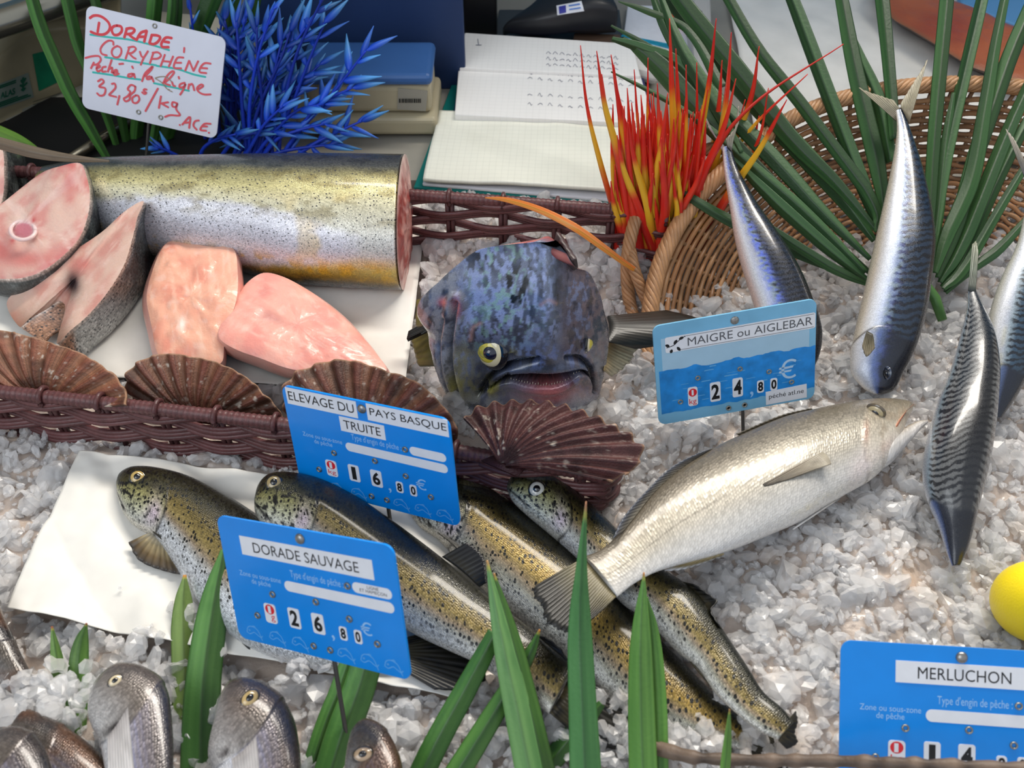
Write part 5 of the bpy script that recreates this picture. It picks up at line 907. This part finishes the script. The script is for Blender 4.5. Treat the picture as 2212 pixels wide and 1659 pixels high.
# handwritten tag
fr=Frame([-.27008,.24805,.0738,-.43926,.19698,-.12085]);root=thing('price_tag','white handwritten price tag reading DORADE CORYPHENE 32,80 in red marker','price tag')
plate(fr,'board',rrect(-52.5,-37.5,52.5,37.5,5.5),-.9,.4,mat('white_plastic',(222,224,236),rough=.32,vary=.025,vs=60),root)
def hz(l):return [[tuple(float(w) for w in fr.px(170+x/5.352,y/5.352)) for x,y in s] for s in l]
RD=[[(130,210),(180,180),(260,190),(340,250),(365,310),(340,370),(280,400),(200,390),(140,365)],[(240,260),(222,370)],[(445,295),(400,310),(385,350),(410,400),(460,400),(500,360),(495,310),(445,295)],[(560,330),(530,435)],[(550,335),(610,325),(650,345),(620,385),(560,395)],[(580,395),(620,430),(660,455)],[(670,465),(720,380),(790,355)],[(790,355),(760,485)],[(700,425),(775,425)],[(850,400),(820,500)],[(845,405),(910,410),(945,430),(920,480),(870,510),(820,500)],[(1080,440),(1010,435),(960,500),(965,540),(1045,545)],[(990,480),(1050,490)]]
RT_=[[(405,520),(400,480),(350,470),(290,510),(255,570),(270,620),(330,640)],[(450,530),(400,560),(385,610),(410,655),(460,660),(495,610),(490,555),(450,530)],[(590,545),(545,680)],[(575,550),(640,540),(665,565),(620,610),(570,615)],[(590,620),(630,660),(665,680)],[(710,595),(730,650),(750,665)],[(805,590),(755,670),(720,750)],[(865,615),(825,735)],[(855,610),(920,605),(955,640),(920,675),(845,680)],[(1000,630),(950,765)],[(1095,650),(1045,770)],[(975,705),(1070,715)],[(1215,665),(1150,665),(1115,720),(1105,780),(1190,790)],[(1120,725),(1190,725)],[(1225,550),(1220,605)],[(1280,700),(1235,815)],[(1280,700),(1330,820)],[(1330,820),(1385,705)],[(1530,735),(1460,730),(1410,780),(1400,830),(1480,845)],[(1420,785),(1490,790)],
[(80,670),(160,650),(240,650),(260,690),(220,740),(160,750)],[(180,720),(145,790)],[(210,790),(250,770),(235,750),(210,790),(225,825),(260,810)],[(320,770),(280,780),(275,825),(320,825)],[(385,690),(340,830)],[(350,800),(390,780),(385,840)],[(400,840),(450,830),(440,805),(405,830),(420,865),(470,850)],[(470,740),(520,735)],[(625,850),(580,860),(575,885),(620,880),(640,850),(655,900)],[(620,765),(632,790)],[(735,940),(770,850),(830,790),(860,765),(845,800),(770,880)],[(830,880),(790,895),(795,915),(840,905),(845,885),(870,945)],[(980,960),(1030,870),(1090,820),(1110,830),(1060,900),(1000,960),(1060,985)],[(1080,945),(1100,990),(1120,995)],[(1158,885),(1165,910)],[(1230,955),(1175,975),(1170,1010),(1220,1000),(1240,965),(1210,1040),(1175,1095)],[(1280,970),(1270,1030)],[(1280,985),(1315,970),(1340,1045)],[(1390,1030),(1445,990),(1420,975),(1370,1020),(1390,1060),(1450,1090),(1530,1090)],
[(225,940),(270,915),(295,945),(240,1000),(310,1020),(300,1090),(250,1105),(215,1075)],[(385,970),(420,965),(430,1010),(390,1060),(355,1095),(380,1105),(440,1120)],[(475,1105),(450,1210)],[(660,1000),(610,980),(570,1030),(600,1060),(570,1110),(525,1140),(545,1170),(590,1150),(600,1100),(650,1050),(660,1000)],[(665,1100),(625,1130),(630,1180),(670,1190),(705,1150),(690,1105),(665,1100)],[(790,1035),(765,1030),(755,1050),(785,1070),(765,1085),(735,1065)],[(920,1020),(775,1285)],[(955,1110),(930,1250)],[(1040,1180),(955,1195)],[(960,1195),(1040,1240)],[(1145,1195),(1090,1180),(1085,1225),(1125,1235),(1145,1195),(1130,1260),(1175,1330),(1060,1330),(1000,1350)],[(1170,1440),(1176,1446)],[(1200,1440),(1290,1350),(1280,1480)],[(1235,1420),(1290,1410)],[(1395,1390),(1350,1400),(1330,1450),(1370,1500)],[(1530,1430),(1460,1430),(1420,1470),(1410,1500),(1480,1510)],[(1430,1460),(1490,1460)],[(1505,1530),(1512,1536)]]
TL_=[[(135,400),(350,430),(600,460),(850,520),(1050,580)],[(305,660),(460,685),(750,730),(900,755)],[(900,760),(1150,800),(1330,860),(1470,890)],[(165,835),(400,870),(600,905),(720,920)],[(870,960),(1050,1000),(1280,1050)]]
strokes(fr,'underline',hz(TL_),1.5,.42,mat('teal_marker',(56,190,180),rough=.5),root)
strokes(fr,'handwriting',hz(RD),2.0,.46,mat('red_marker',(224,64,74),rough=.5),root);strokes(fr,'handwriting',hz(RT_),1.45,.62,mat('red_marker2',(226,88,98),rough=.5),root)
strokes(fr,'stain',hz([[(890,900),(950,885),(1020,890),(1080,945)],[(890,905),(960,950),(1030,1030),(1085,1060)],[(1030,1030),(1055,1035)]]),.7,.95,mat('brown_stain',(160,140,120),rough=.6),root)
for u,v in((-.9,34.1),(-8.6,-30.9),(8.7,-31.0)):rivet(fr,'eyelet',u,v,1.9,.8,M_STEEL,root,hole=(20,20,22),w=.4)
pin(fr,-1,-37.4,root)
# ---------------- cut palm leaves at the front ----------------
GA,GB=(36,80,34),(92,140,66)
GP='cut palm leaves stuck in the ice at the front'
for i,(lab,p,w,z,hl,hr,tp,ca,cb) in enumerate([
('short narrow green leaf with brown tip, left of the short pair by the pale bream',[(146,1600),(135,1500),(124,1430),(112,1353)],[36,34,26,3],[-.005,.03],.1,-.2,(150,80,50),(52,92,34),(116,150,74)),
('short green leaf with torn tip touching the pale bream, right of its pair',[(160,1600),(166,1500),(172,1410),(187,1346)],[46,44,36,3],[-.006,.03],-.1,.1,(150,80,60),(50,92,34),(104,142,66)),
('olive green leaf with orange tip beside the tall leaf, between the two bream',[(404,1730),(400,1500),(396,1350),(399,1242)],[56,54,50,6],[-.010,.02],.05,-.25,(190,130,60),(70,98,40),(130,156,84)),
('tall dark green leaf at the left edge of the DORADE SAUVAGE tag',[(432,1730),(437,1500),(458,1330),(483,1188)],[86,76,64,12],[-.004,.03],.1,-.5,None,(44,88,38),(96,142,74)),
('narrow green leaf strip under the DORADE SAUVAGE tag, left of the folded bundle',[(650,1730),(690,1600),(728,1500),(756,1420),(775,1370)],[40,40,38,34,30],[-.005,.025],.15,-.35,None,GA,GB),
('wide folded green leaf under the DORADE SAUVAGE tag',[(695,1730),(735,1600),(775,1490),(800,1400)],[70,72,68,62],[-.002,.028],.15,-.5,None,GA,GB),
('green leaf leaning right, its top behind the pale crossing leaf',[(880,1740),(930,1630),(1000,1500),(1070,1368)],[56,54,48,34],[.0,.045],.0,-.3,None,GA,(84,132,56)),
('thin green leaf with split brown tip crossing over the trout belly',[(930,1760),(1000,1650),(1080,1520),(1140,1420),(1166,1360)],[54,52,42,26,3],[.004,.05],.0,-.35,(180,120,50),GA,(88,134,58)),
('long pale green pointed leaf left of the croaker tail',[(1160,1740),(1124,1560),(1087,1390),(1052,1210)],[66,60,42,3],[.006,.07],.25,.05,(170,130,80),(60,104,56),(122,164,98)),
('darker green pointed leaf folded against the long pale leaf',[(1196,1740),(1152,1560),(1112,1400),(1067,1238)],[44,44,36,3],[.004,.066],-.1,-.3,(160,120,70),(48,90,38),(92,136,60)),
('tallest green leaf standing in front of the croaker tail',[(1268,1740),(1260,1560),(1253,1380),(1256,1230),(1266,1083)],[72,62,52,24,2],[.016,.112],.05,-.25,(170,120,90),(40,92,46),(84,140,78)),
('green leaf with a brown split edge to the right of the tallest leaf',[(1392,1740),(1386,1560),(1384,1400),(1391,1236)],[62,58,46,2],[.008,.078],.15,-.15,(180,120,60),(56,104,40),(110,158,74)),
('green half leaf with brown left edge beside the split leaf',[(1424,1740),(1421,1560),(1412,1400),(1398,1290)],[40,42,34,3],[.002,.06],-.1,.1,None,(50,96,38),(96,144,62)),
('thin short green leaf tip over the trout tails',[(1556,1760),(1570,1620),(1576,1532)],[26,18,2],[.02,.06],.1,-.2,(150,110,60),(60,106,40),(110,156,70)),
('dark green leaf leaning right low behind the tallest leaf',[(1120,1740),(1180,1655),(1238,1588),(1300,1520)],[44,46,46,16],[-.004,.02],-.1,-.35,None,(40,82,34),(80,126,54))]):
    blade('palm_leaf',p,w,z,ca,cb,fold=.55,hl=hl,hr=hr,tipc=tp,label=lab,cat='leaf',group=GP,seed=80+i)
# ---------------- lemon, stem ----------------
mb=MB();k=40;t=np.linspace(0,math.pi,30);r=.0205*np.sin(t)**.85;zz=-.026*np.cos(t);zz=zz-.004*sm(.9,1,np.abs(np.cos(t)))*-np.sign(zz)
a=np.arange(k)/k*2*math.pi;V=np.stack([r[:,None]*np.cos(a),r[:,None]*np.sin(a),zz[:,None]+0*a],-1);V=V@np.array(Matrix.Rotation(.5,3,'X')).T+P(2243,1300,.028)
mb.add(V,gridF(30,k,True),lin((250,222,28)));o=mb.build('lemon',mat('lemon_peel',attr=True,rough=.35,bump=.3,bs=900,spec=.5));tag(o,'yellow lemon at the right edge of the ice','lemon')
mb=MB();q=crs([P(x,y,z) for x,y,z in((1410,1614,.014),(1450,1624,.018),(1500,1636,.022),(1615,1642,.026),(1800,1644,.034),(1950,1650,.046),(2212,1662,.056),(2330,1668,.058))],120)
n=noise(np.stack([np.arange(120)*.3,np.zeros(120)],1),1,4);mb.tube(q,.0030*(.7+.5*n),10,mix(lin((60,48,40))*np.ones((120,3)),lin((116,98,84)),n));o=mb.build('dry_vine',mat('dry_stem',attr=True,rough=.55,bump=.5,bs=300));tag(o,'dry brown stem lying along the bottom edge by the MERLUCHON tag','stem')
# ---------------- things on the worktop behind ----------------
WZ=.0
def quad(cs,z):return [P(x,y,z) for x,y in cs]
def sl(name,label,cat,cs,z0,z1,m,bev=.001,parent=None):
    o=hexa(name,[np.array([*p[:2],z0]) for p in quad(cs,z1)],quad(cs,z1),m,parent,bev)
    return tag(o,label,cat) if label else o
M_TEAL=mat('teal_card',(0,116,110),rough=.4);M_CREAM=mat('cream_plastic',(176,166,138),rough=.45,vary=.05,vs=30);M_BOXB=mat('blue_lid',(52,92,148),rough=.4,vary=.06,vs=30)
fo=thing('document_folder','teal folder with a plastic sleeve of squared paper behind the dark wicker tray','folder')
sl('cover',None,None,[(893,404),(1378,444),(1395,90),(1012,82)],.0005,.004,M_TEAL,parent=fo)
M_SQ=mat('squared_paper',(236,236,222),rough=.25,coat=.35,vary=.04,vs=30)
def gridlines(m,s,amt,rot):
    n=m.node_tree;b=n.nodes['Principled BSDF'];src=b.inputs['Base Color'].links[0].from_socket;g=n.nodes.new('ShaderNodeNewGeometry');mp=n.nodes.new('ShaderNodeMapping');mp.inputs['Rotation'].default_value=(0,0,rot);n.links.new(g.outputs['Position'],mp.inputs[0]);last=src
    for d in('X','Y'):
        w=n.nodes.new('ShaderNodeTexWave');w.bands_direction=d;w.inputs['Scale'].default_value=s;n.links.new(mp.outputs[0],w.inputs['Vector']);r=n.nodes.new('ShaderNodeMapRange');r.inputs[1].default_value=0;r.inputs[2].default_value=.12;r.inputs[3].default_value=1-amt;r.inputs[4].default_value=1;n.links.new(w.outputs[1],r.inputs[0]);x=n.nodes.new('ShaderNodeMix');x.data_type='RGBA';x.blend_type='MULTIPLY';x.inputs[0].default_value=1;n.links.new(last,x.inputs[6]);n.links.new(r.outputs[0],x.inputs[7]);last=x.outputs[2]
    n.links.new(last,b.inputs['Base Color'])
gridlines(M_SQ,62,.05,.06)
sl('sheet_stack',None,None,[(912,396),(1356,434),(1366,412),(918,378)],.004,.007,M_WHITE,parent=fo)
c=np.array([P(x,y,.010) for x,y in((950,246),(1424,282),(1352,420),(914,392))]);n_=60;u=np.linspace(0,1,n_)[:,None,None];v=np.linspace(0,1,n_)[None,:,None];V=(c[0]*(1-v)+c[1]*v)*(1-u)+(c[3]*(1-v)+c[2]*v)*u;V[...,2]+=.003*(fbm(V,26,3)-.5)+.0016*np.abs(np.sin(V[...,0]*20+V[...,1]*38));o=mesh('plastic_sleeve',V.reshape(-1,3),gridF(n_,n_),M_SQ,fo);solid(o,.003)
nb=thing('notebook','open white notebook lying on the teal folder','notebook')
M_PAGE=mat('white_page',(240,238,234),rough=.5,vary=.02,vs=20);gridlines(M_PAGE,60,.035,.06)
sl('cover',None,None,[(978,252),(1421,276),(1370,96),(1003,72)],.008,.010,mat('navy_cover',(40,44,92),rough=.4),parent=nb)
sl('pages',None,None,[(982,247),(1416,268),(1380,150),(992,128)],.010,.018,M_PAGE,parent=nb);sl('pages',None,None,[(992,146),(1384,164),(1366,94),(1004,70)],.010,.021,M_PAGE,parent=nb)
M_PENC=mat('grey_writing',(150,150,160),rough=.6)
class ZF:
    def __init__(s,z):s.z=z
    def pt(s,u,v,w=0.):
        u,v=np.broadcast_arrays(np.asarray(u,float),v);return P(u,-v,s.z)
rr=random.Random(5)
for zf,(x0,x1,ys) in((ZF(.0214),(1180,1340,(116,128,140))),(ZF(.0184),(1140,1380,(158,170,205,225)))):
    ss=[]
    for y in ys:
        for k in range(11):
            x=x0+(x1-x0)*k/11;ss.append([(x,-y-.07*(x-x0)),(x+4,-y+4-.07*(x-x0)+rr.uniform(-2,2)),(x+8,-y-.07*(x-x0)+rr.uniform(-3,3)),(x+10,-y-.07*(x-x0))])
    strokes(zf,'writing',ss,1.1,0,M_PENC,nb)
strokes(ZF(.0214),'writing',[[(1032,-84),(1034,-96)],[(1028,-97),(1040,-97)]],1.6,0,M_PENC,nb)
# blue lidded box on the cream drawer unit
yf=.275;zt=PY(933,165,yf)[2];yb=P(980,91,zt)[1];x0=P(735,152,zt)[0]-.03;x1=P(933,165,zt)[0];zb=PY(931,250,yf)[2];zl=PY(933,188,yf)[2]
bx=thing('storage_box','cream storage box with blue lid and barcode label beside the blue foliage','box')
def abox(name,lo,hi,m,parent,bev=.003):
    mb=MB();mb.box(lo,hi);o=mb.build(name,m,parent,False);return bevel(o,bev,3)
abox('body',(x0,yf+.003,zb),(x1-.002,yb,zl),M_CREAM,bx,.005);abox('lid',(x0-.003,yf,zl),(x1,yb+.003,zt),M_BOXB,bx,.005)
lb=[PY(x,y,yf+.0025) for x,y in((860,190),(924,196),(920,240),(858,236))];o=mesh('label',np.array(lb),[[3,2,1,0]],mat('grey_label',(150,146,134),rough=.5),bx,smooth=False);solid(o,.0004,1)
mb=MB();rr=random.Random(2);x=862
while x<908:
    w=rr.uniform(1,3);mb.add(np.array([PY(a,b,yf+.0015) for a,b in((x,213),(x+w,213.3),(x+w,222.3),(x,222))]),[[3,2,1,0]]);x+=w+rr.uniform(1,2.4)
mb.build('barcode',M_BLACK,o,False)
zd=PY(889,294,yf-.004)[2];un=thing('drawer_unit','cream drawer unit under the blue lidded box','drawer unit');abox('body',(x0-.01,yf-.004,zd),(x1+.002,yb+.01,zb-.0005),M_CREAM,un,.004);abox('gap_shade',(x0-.01,yf+.03,WZ),(x1-.02,yb,zd),mat('black_recess',(14,14,15),rough=.6),un,.001)  # black block below the unit stands in for the shaded gap
# dark board and post, till terminal
sl('display_board','navy blue board standing behind the storage box','board',[(560,112),(1003,112),(1003,92),(560,92)],WZ,.10,mat('navy_board',(26,50,92),rough=.55,vary=.1,vs=14))
o=bpy.data.objects['display_board'];v=[*o.data.vertices]
for i,q in enumerate(v):q.co=(PY(560 if i%4 in(0,3) else 1003,60,yb+.03)[0],yb+(.02 if i%4<2 else .03),.36 if q.co.z>.05 else 0.)
mb=MB();pb_=P(1038,80,0);mb.box((pb_[0]-.0155,pb_[1],0),(pb_[0]+.0155,pb_[1]+.03,.4));o=bevel(mb.build('black_post',mat('black_post',(16,17,20),rough=.5),smooth=False),.002);tag(o,'black upright post behind the open notebook','post')
sl('steel_mat','dark grey metal sheet under the card terminal','metal sheet',[(1062,110),(1350,110),(1338,20),(1078,20)],WZ,.002,mat('dark_metal',(86,90,92),rough=.35,metal=.4,vary=.1,vs=20))
tm=thing('card_terminal','black card payment terminal with a white and blue sticker','card terminal')
M_DK=mat('black_plastic',(38,39,42),rough=.4)
tp=crs([(1128,40,.012,.010),(1150,30,.020,.015),(1190,22,.026,.020),(1235,12,.030,.024),(1275,10,.030,.028),(1308,14,.026,.024)],40);C=np.array([P(a,b,c) for a,b,c,_ in tp]);T=nrm(np.gradient(C,axis=0));mb=MB()
A=nrm(np.cross(T,[0,0,1.]));a=np.arange(24)/24*2*math.pi;h=tp[:,3]
sq=lambda x:np.sign(x)*np.abs(x)**.45
V=C[:,None]+A[:,None]*(sq(np.cos(a))[None]*.030)[...,None]+np.array([0,0,1.])*(sq(np.sin(a))[None]*(h*.62)[:,None])[...,None];mb.add(V,gridF(40,24,True).tolist()+[list(range(24))[::-1],[39*24+i for i in range(24)]]);to=mb.build('body',M_DK,tm);tb_=bvh_of(to)
def sticker(bv,cs,m,parent,name,n=10,lift=.0006):
    u=np.linspace(0,1,n)[:,None,None];v=np.linspace(0,1,n)[None,:,None];c=np.array(cs,float);q=(c[0]*(1-v)+c[1]*v)*(1-u)+(c[3]*(1-v)+c[2]*v)*u;V=[];last=None
    for x,y in q.reshape(-1,2):
        h,nn=hit(bv,x,y)
        if h is None:h=last if last is not None else P(x,y,.02);
        V.append(h+nrm(CAM-h)*lift);last=h
    return mesh(name,np.array(V),gridF(n,n),m,parent)
st=sticker(tb_,[(1202,12),(1256,2),(1262,24),(1204,33)],M_WHITE,tm,'sticker');sticker(tb_,[(1207,14),(1222,11),(1223,27),(1208,30)],mat('violet_mark',(58,62,150),rough=.4),st,'blue_mark',5,.0012);sticker(tb_,[(1228,11),(1252,7),(1253,10),(1229,14)],mat('blue_line',(90,130,200),rough=.4),st,'blue_line',4,.0012);sticker(tb_,[(1229,19),(1254,15),(1255,18),(1230,22)],mat('blue_line',(90,130,200)),st,'blue_line',4,.0012)
for k,(x,y,cl) in enumerate(((1140,18,(200,60,50)),(1143,12,(210,190,70)),(1148,16,(80,170,90)),(1158,14,(70,72,76)),(1164,8,(70,72,76)),(1172,12,(70,72,76)),(1178,5,(70,72,76)))):
    h,nn=hit(tb_,x,y)
    if h is not None:mb=MB();disc_dome(mb,h,np.array([0,0,1.]),.0022,.0012,lin(cl),k=12,rows=3);mb.build('key',mat('key',attr=True,rough=.4),tm)
# leaflet, device, caddy right of the notebook
lf=thing('printed_leaflet','white leaflet with turquoise printed band behind the red grass','leaflet');sl('card',None,None,[(1341,118),(1500,150),(1470,14),(1356,10)],.004,.006,M_WHITE,parent=lf);sl('printed_band',None,None,[(1341,78),(1478,113),(1475,100),(1345,74)],.006,.0066,mat('turquoise_print',(30,140,170),rough=.4,vary=.3,vs=200),parent=lf)
sl('plastic_dish','white rounded plastic dish between the notebook and the leaflet','dish',[(1350,140),(1425,160),(1425,112),(1346,96)],.004,.018,mat('white_dish',(214,210,204),rough=.35),.006)
cb_=thing('plastic_crate','grey-white plastic crate wall behind the red grass','crate');sl('side_panel',None,None,[(1500,190),(1545,205),(1535,-20),(1490,-20)],WZ,.03,mat('grey_crate',(176,174,170),rough=.4),.004,cb_);sl('slot',None,None,[(1506,26),(1516,29),(1517,24),(1507,21)],.03,.0306,M_BLACK,0,cb_)
mb=MB();
for (x,y) in((1455,46),(1470,44),(1484,50)):disc_dome(mb,P(x,y,.008),np.array([0,-.3,1.]),.010,.008,lin((226,80,40)),k=16)
o=mb.build('orange_cap',mat('orange_plastic',attr=True,rough=.4));tag(o,'small orange-red cap half hidden behind the palm blades','cap')
sl('wooden_block','small dark brown block behind the notebook','block',[(1238,90),(1338,98),(1340,74),(1240,70)],.002,.012,mat('brown_block',(76,58,46),rough=.6),.001)
sheet('paper_sheet','large white paper spread on the worktop behind the cane basket',[(1560,-60),(2330,-60),(2330,360),(1640,340)],.004,n=70,wr=.0022,seed=9,f=16)
slp=np.array([(1880,-30),(1922,33),(1970,64),(2010,88),(2060,120),(2099,143),(2150,160),(2213,177),(2300,190),(2330,120),(2260,85),(2213,62),(2172,48),(2130,26),(2084,8),(2020,-12),(1950,-30)],float)
rs=thing('fish_slab','long rust-red fish slab lying on the white paper at the back','fish slab')
def rcol(px,py,rd,V):
    n=fbm(V,26,3,4);c=mix(lin((150,78,50))*np.ones(V.shape),lin((176,96,56)),sm(.35,.65,n));c=mix(c,lin((146,52,40)),.6*np.exp(-((px-2060)/70)**2-((py-60)/40)**2));return mix(c,lin((120,92,66)),.6*sm(.9,1,rd))
slab(rs,slp,.024,(6,10),.006,rcol,lambda px,py,q,S:np.ones(S.shape)*lin((96,66,50)),dome=.004,capn=.001,sidemat=M_FLESH)
sl('blue_tray','light blue plastic tray edge at the top right','tray',[(2075,6),(2330,110),(2330,-60),(2060,-60)],.004,.012,mat('light_blue_tray',(96,150,196),rough=.45),.003)
# weighing scale
sc=thing('weighing_scale','cream weighing scale with green stickers at the top left','scale')
rows=[[(-120,360,-0.014),(-60,332,-0.014),(60,288,-0.014),(150,226,-0.014),(270,175,-0.014),(400,140,-0.014)],[(-120,305,0.004),(-60,284,0.004),(0,260,0.004),(90,214,0.004),(176,176,0.004),(300,135,0.004)],[(-120,290,0.010),(-60,270,0.010),(0,246,0.010),(90,200,0.010),(176,163,0.010),(300,122,0.010)],[(-120,190,0.048),(-60,168,0.050),(0,143,0.051),(61,95,0.051),(123,79,0.050),(260,76,0.046)],[(-120,165,0.056),(-60,145,0.057),(0,120,0.058),(61,78,0.058),(123,64,0.057),(260,62,0.054)],[(-120,120,0.060),(-60,104,0.062),(0,84,0.062),(80,56,0.062),(150,40,0.062),(260,30,0.060)],[(-120,40,0.062),(-60,20,0.064),(0,0,0.064),(80,-20,0.064),(150,-30,0.064),(260,-40,0.064)]]
G=[crs([P(*p) for p in r],50) for r in rows];G=np.stack(G);GG=np.stack([lnr(G[:,j],60) for j in range(50)],1);so=mesh('body',GG.reshape(-1,3),gridF(60,50),mat('scale_cream',(150,140,112),rough=.4,vary=.08,vs=20),sc);solid(so,.003,-1);sb=bvh_of(so)
sticker(sb,[(70,117),(106,108),(124,178),(84,197)],mat('green_sticker',(12,112,78),rough=.5,vary=.15,vs=120),sc,'green_sticker')
s_=sticker(sb,[(-30,192),(61,157),(73,210),(-30,246)],mat('grey_sticker',(120,132,122),rough=.5,vary=.06,vs=80),sc,'grey_sticker');mg=mat('dark_green_print',(20,86,64),rough=.5)
class SF:
    def pt(s,u,v,w=0.):
        u,v=np.broadcast_arrays(np.asarray(u,float),v);o=[]
        for a,b in zip(u.ravel(),(-v).ravel()):
            h,_=hit(sb,a,b);h=P(a,b,.05) if h is None else h;o.append(h+nrm(CAM-h)*.0012)
        return np.array(o).reshape(u.shape+(3,))
class SK(SF):
    def pt(s,u,v,w=0.):
        u,v=np.broadcast_arrays(np.asarray(u,float),v);return SF.pt(s,u,v-.0+(u-0)*.36)
text(SK(),'lettering','ALAS',(1,-215,33,-201),0,mg,s_,bold=.03)
strokes(SK(),'printed_band',[[(-20,-186),(34,-186)],[(-20,-190),(34,-190)],[(-20,-222),(38,-222)],[(-20,-226),(60,-226)],[(-20,-230),(66,-230)]],3,0,mg,s_)
strokes(SK(),'leaf_emblem',[[(50,-186),(50,-214)],[(46,-190),(50,-196),(55,-189)],[(44,-200),(50,-204),(58,-200)],[(47,-210),(50,-213),(54,-210)]],4.5,0,mg,s_)
s2_=sticker(sb,[(48,236),(140,196),(146,214),(55,274)],mat('paper_sticker',(128,128,116),rough=.6),sc,'paper_sticker');strokes(SK(),'printed_lines',[[(72,-246-k*6),(130,-248-k*6)] for k in range(4)],1.4,0,mat('print_grey',(70,72,66),rough=.6),s2_)
sticker(sb,[(12,258),(46,243),(52,275),(17,290)],mat('paper_sticker2',(140,138,126),rough=.6),sc,'paper_sticker')
mb=MB();q=crs([PY(x,y,Y) for x,y,Y in((-120,88,.27),(-40,60,.285),(40,34,.30),(120,6,.315),(260,-40,.34))],60);mb.tube(q,.0115,16,lin((150,146,132)));mb.build('pan_rim',mat('pan_steel',attr=True,rough=.22,metal=.9),sc)
q2=q+np.array([0,.01,0]);V=np.stack([q2+np.array([0,0,.006]),q2+np.array([.03,.35,.006])],0);o=mesh('pan',V.reshape(-1,3),gridF(2,60),mat('pan_top',(140,132,118),rough=.35,metal=.3,vary=.06,vs=20),sc);solid(o,.004,-1)
mb=MB()
for t in(.15,.75):mb=MB();c_=q[int(t*59)]+np.array([.0,.02,0]);mb.box(c_+np.array([-.012,-.006,-.045]),c_+np.array([.012,.02,-.002]));pass
pass
mb=MB();mb.tube(np.array([P(150,345,.008),P(225,295,.008),P(330,240,.008)]),.004,12,lin((120,112,96)));o=mb.build('steel_rail',mat('pan_steel',attr=True));tag(o,'shiny steel rail on the worktop below the scale','rail')
sl('dark_void_sheet','black sheet standing in for the dark void under the scale','dark sheet',[(-200,420),(470,420),(560,210),(-200,210)],WZ,.002,mat('black_recess',(14,14,15)),0)  # flat black sheet added to draw the dark void below the scale
sl('carton','cream cardboard box standing behind the green blades','box',[(310,70),(470,100),(520,40),(320,20)],WZ,.05,mat('beige_card',(176,168,150),rough=.6),.002)
# ---------------- origins: every top-level thing sits on its own base ----------------
bpy.context.view_layer.update()
def kids(o):
    r=[]
    for c in o.children:r+= [c]+kids(c)
    return r
for o in list(SC.objects):
    if o.parent or o.type not in('MESH','EMPTY'):continue
    al=[q for q in [o]+kids(o) if q.type=='MESH']
    if not al:continue
    A=[]
    for q in al:
        c=np.empty(len(q.data.vertices)*3);q.data.vertices.foreach_get('co',c);A.append(c.reshape(-1,3))
    B=np.vstack(A);c0=np.array([(B[:,0].min()+B[:,0].max())/2,(B[:,1].min()+B[:,1].max())/2,B[:,2].min()])
    for q,a in zip(al,A):q.data.vertices.foreach_set('co',(a-c0).ravel());q.data.update()
    o.location=c0
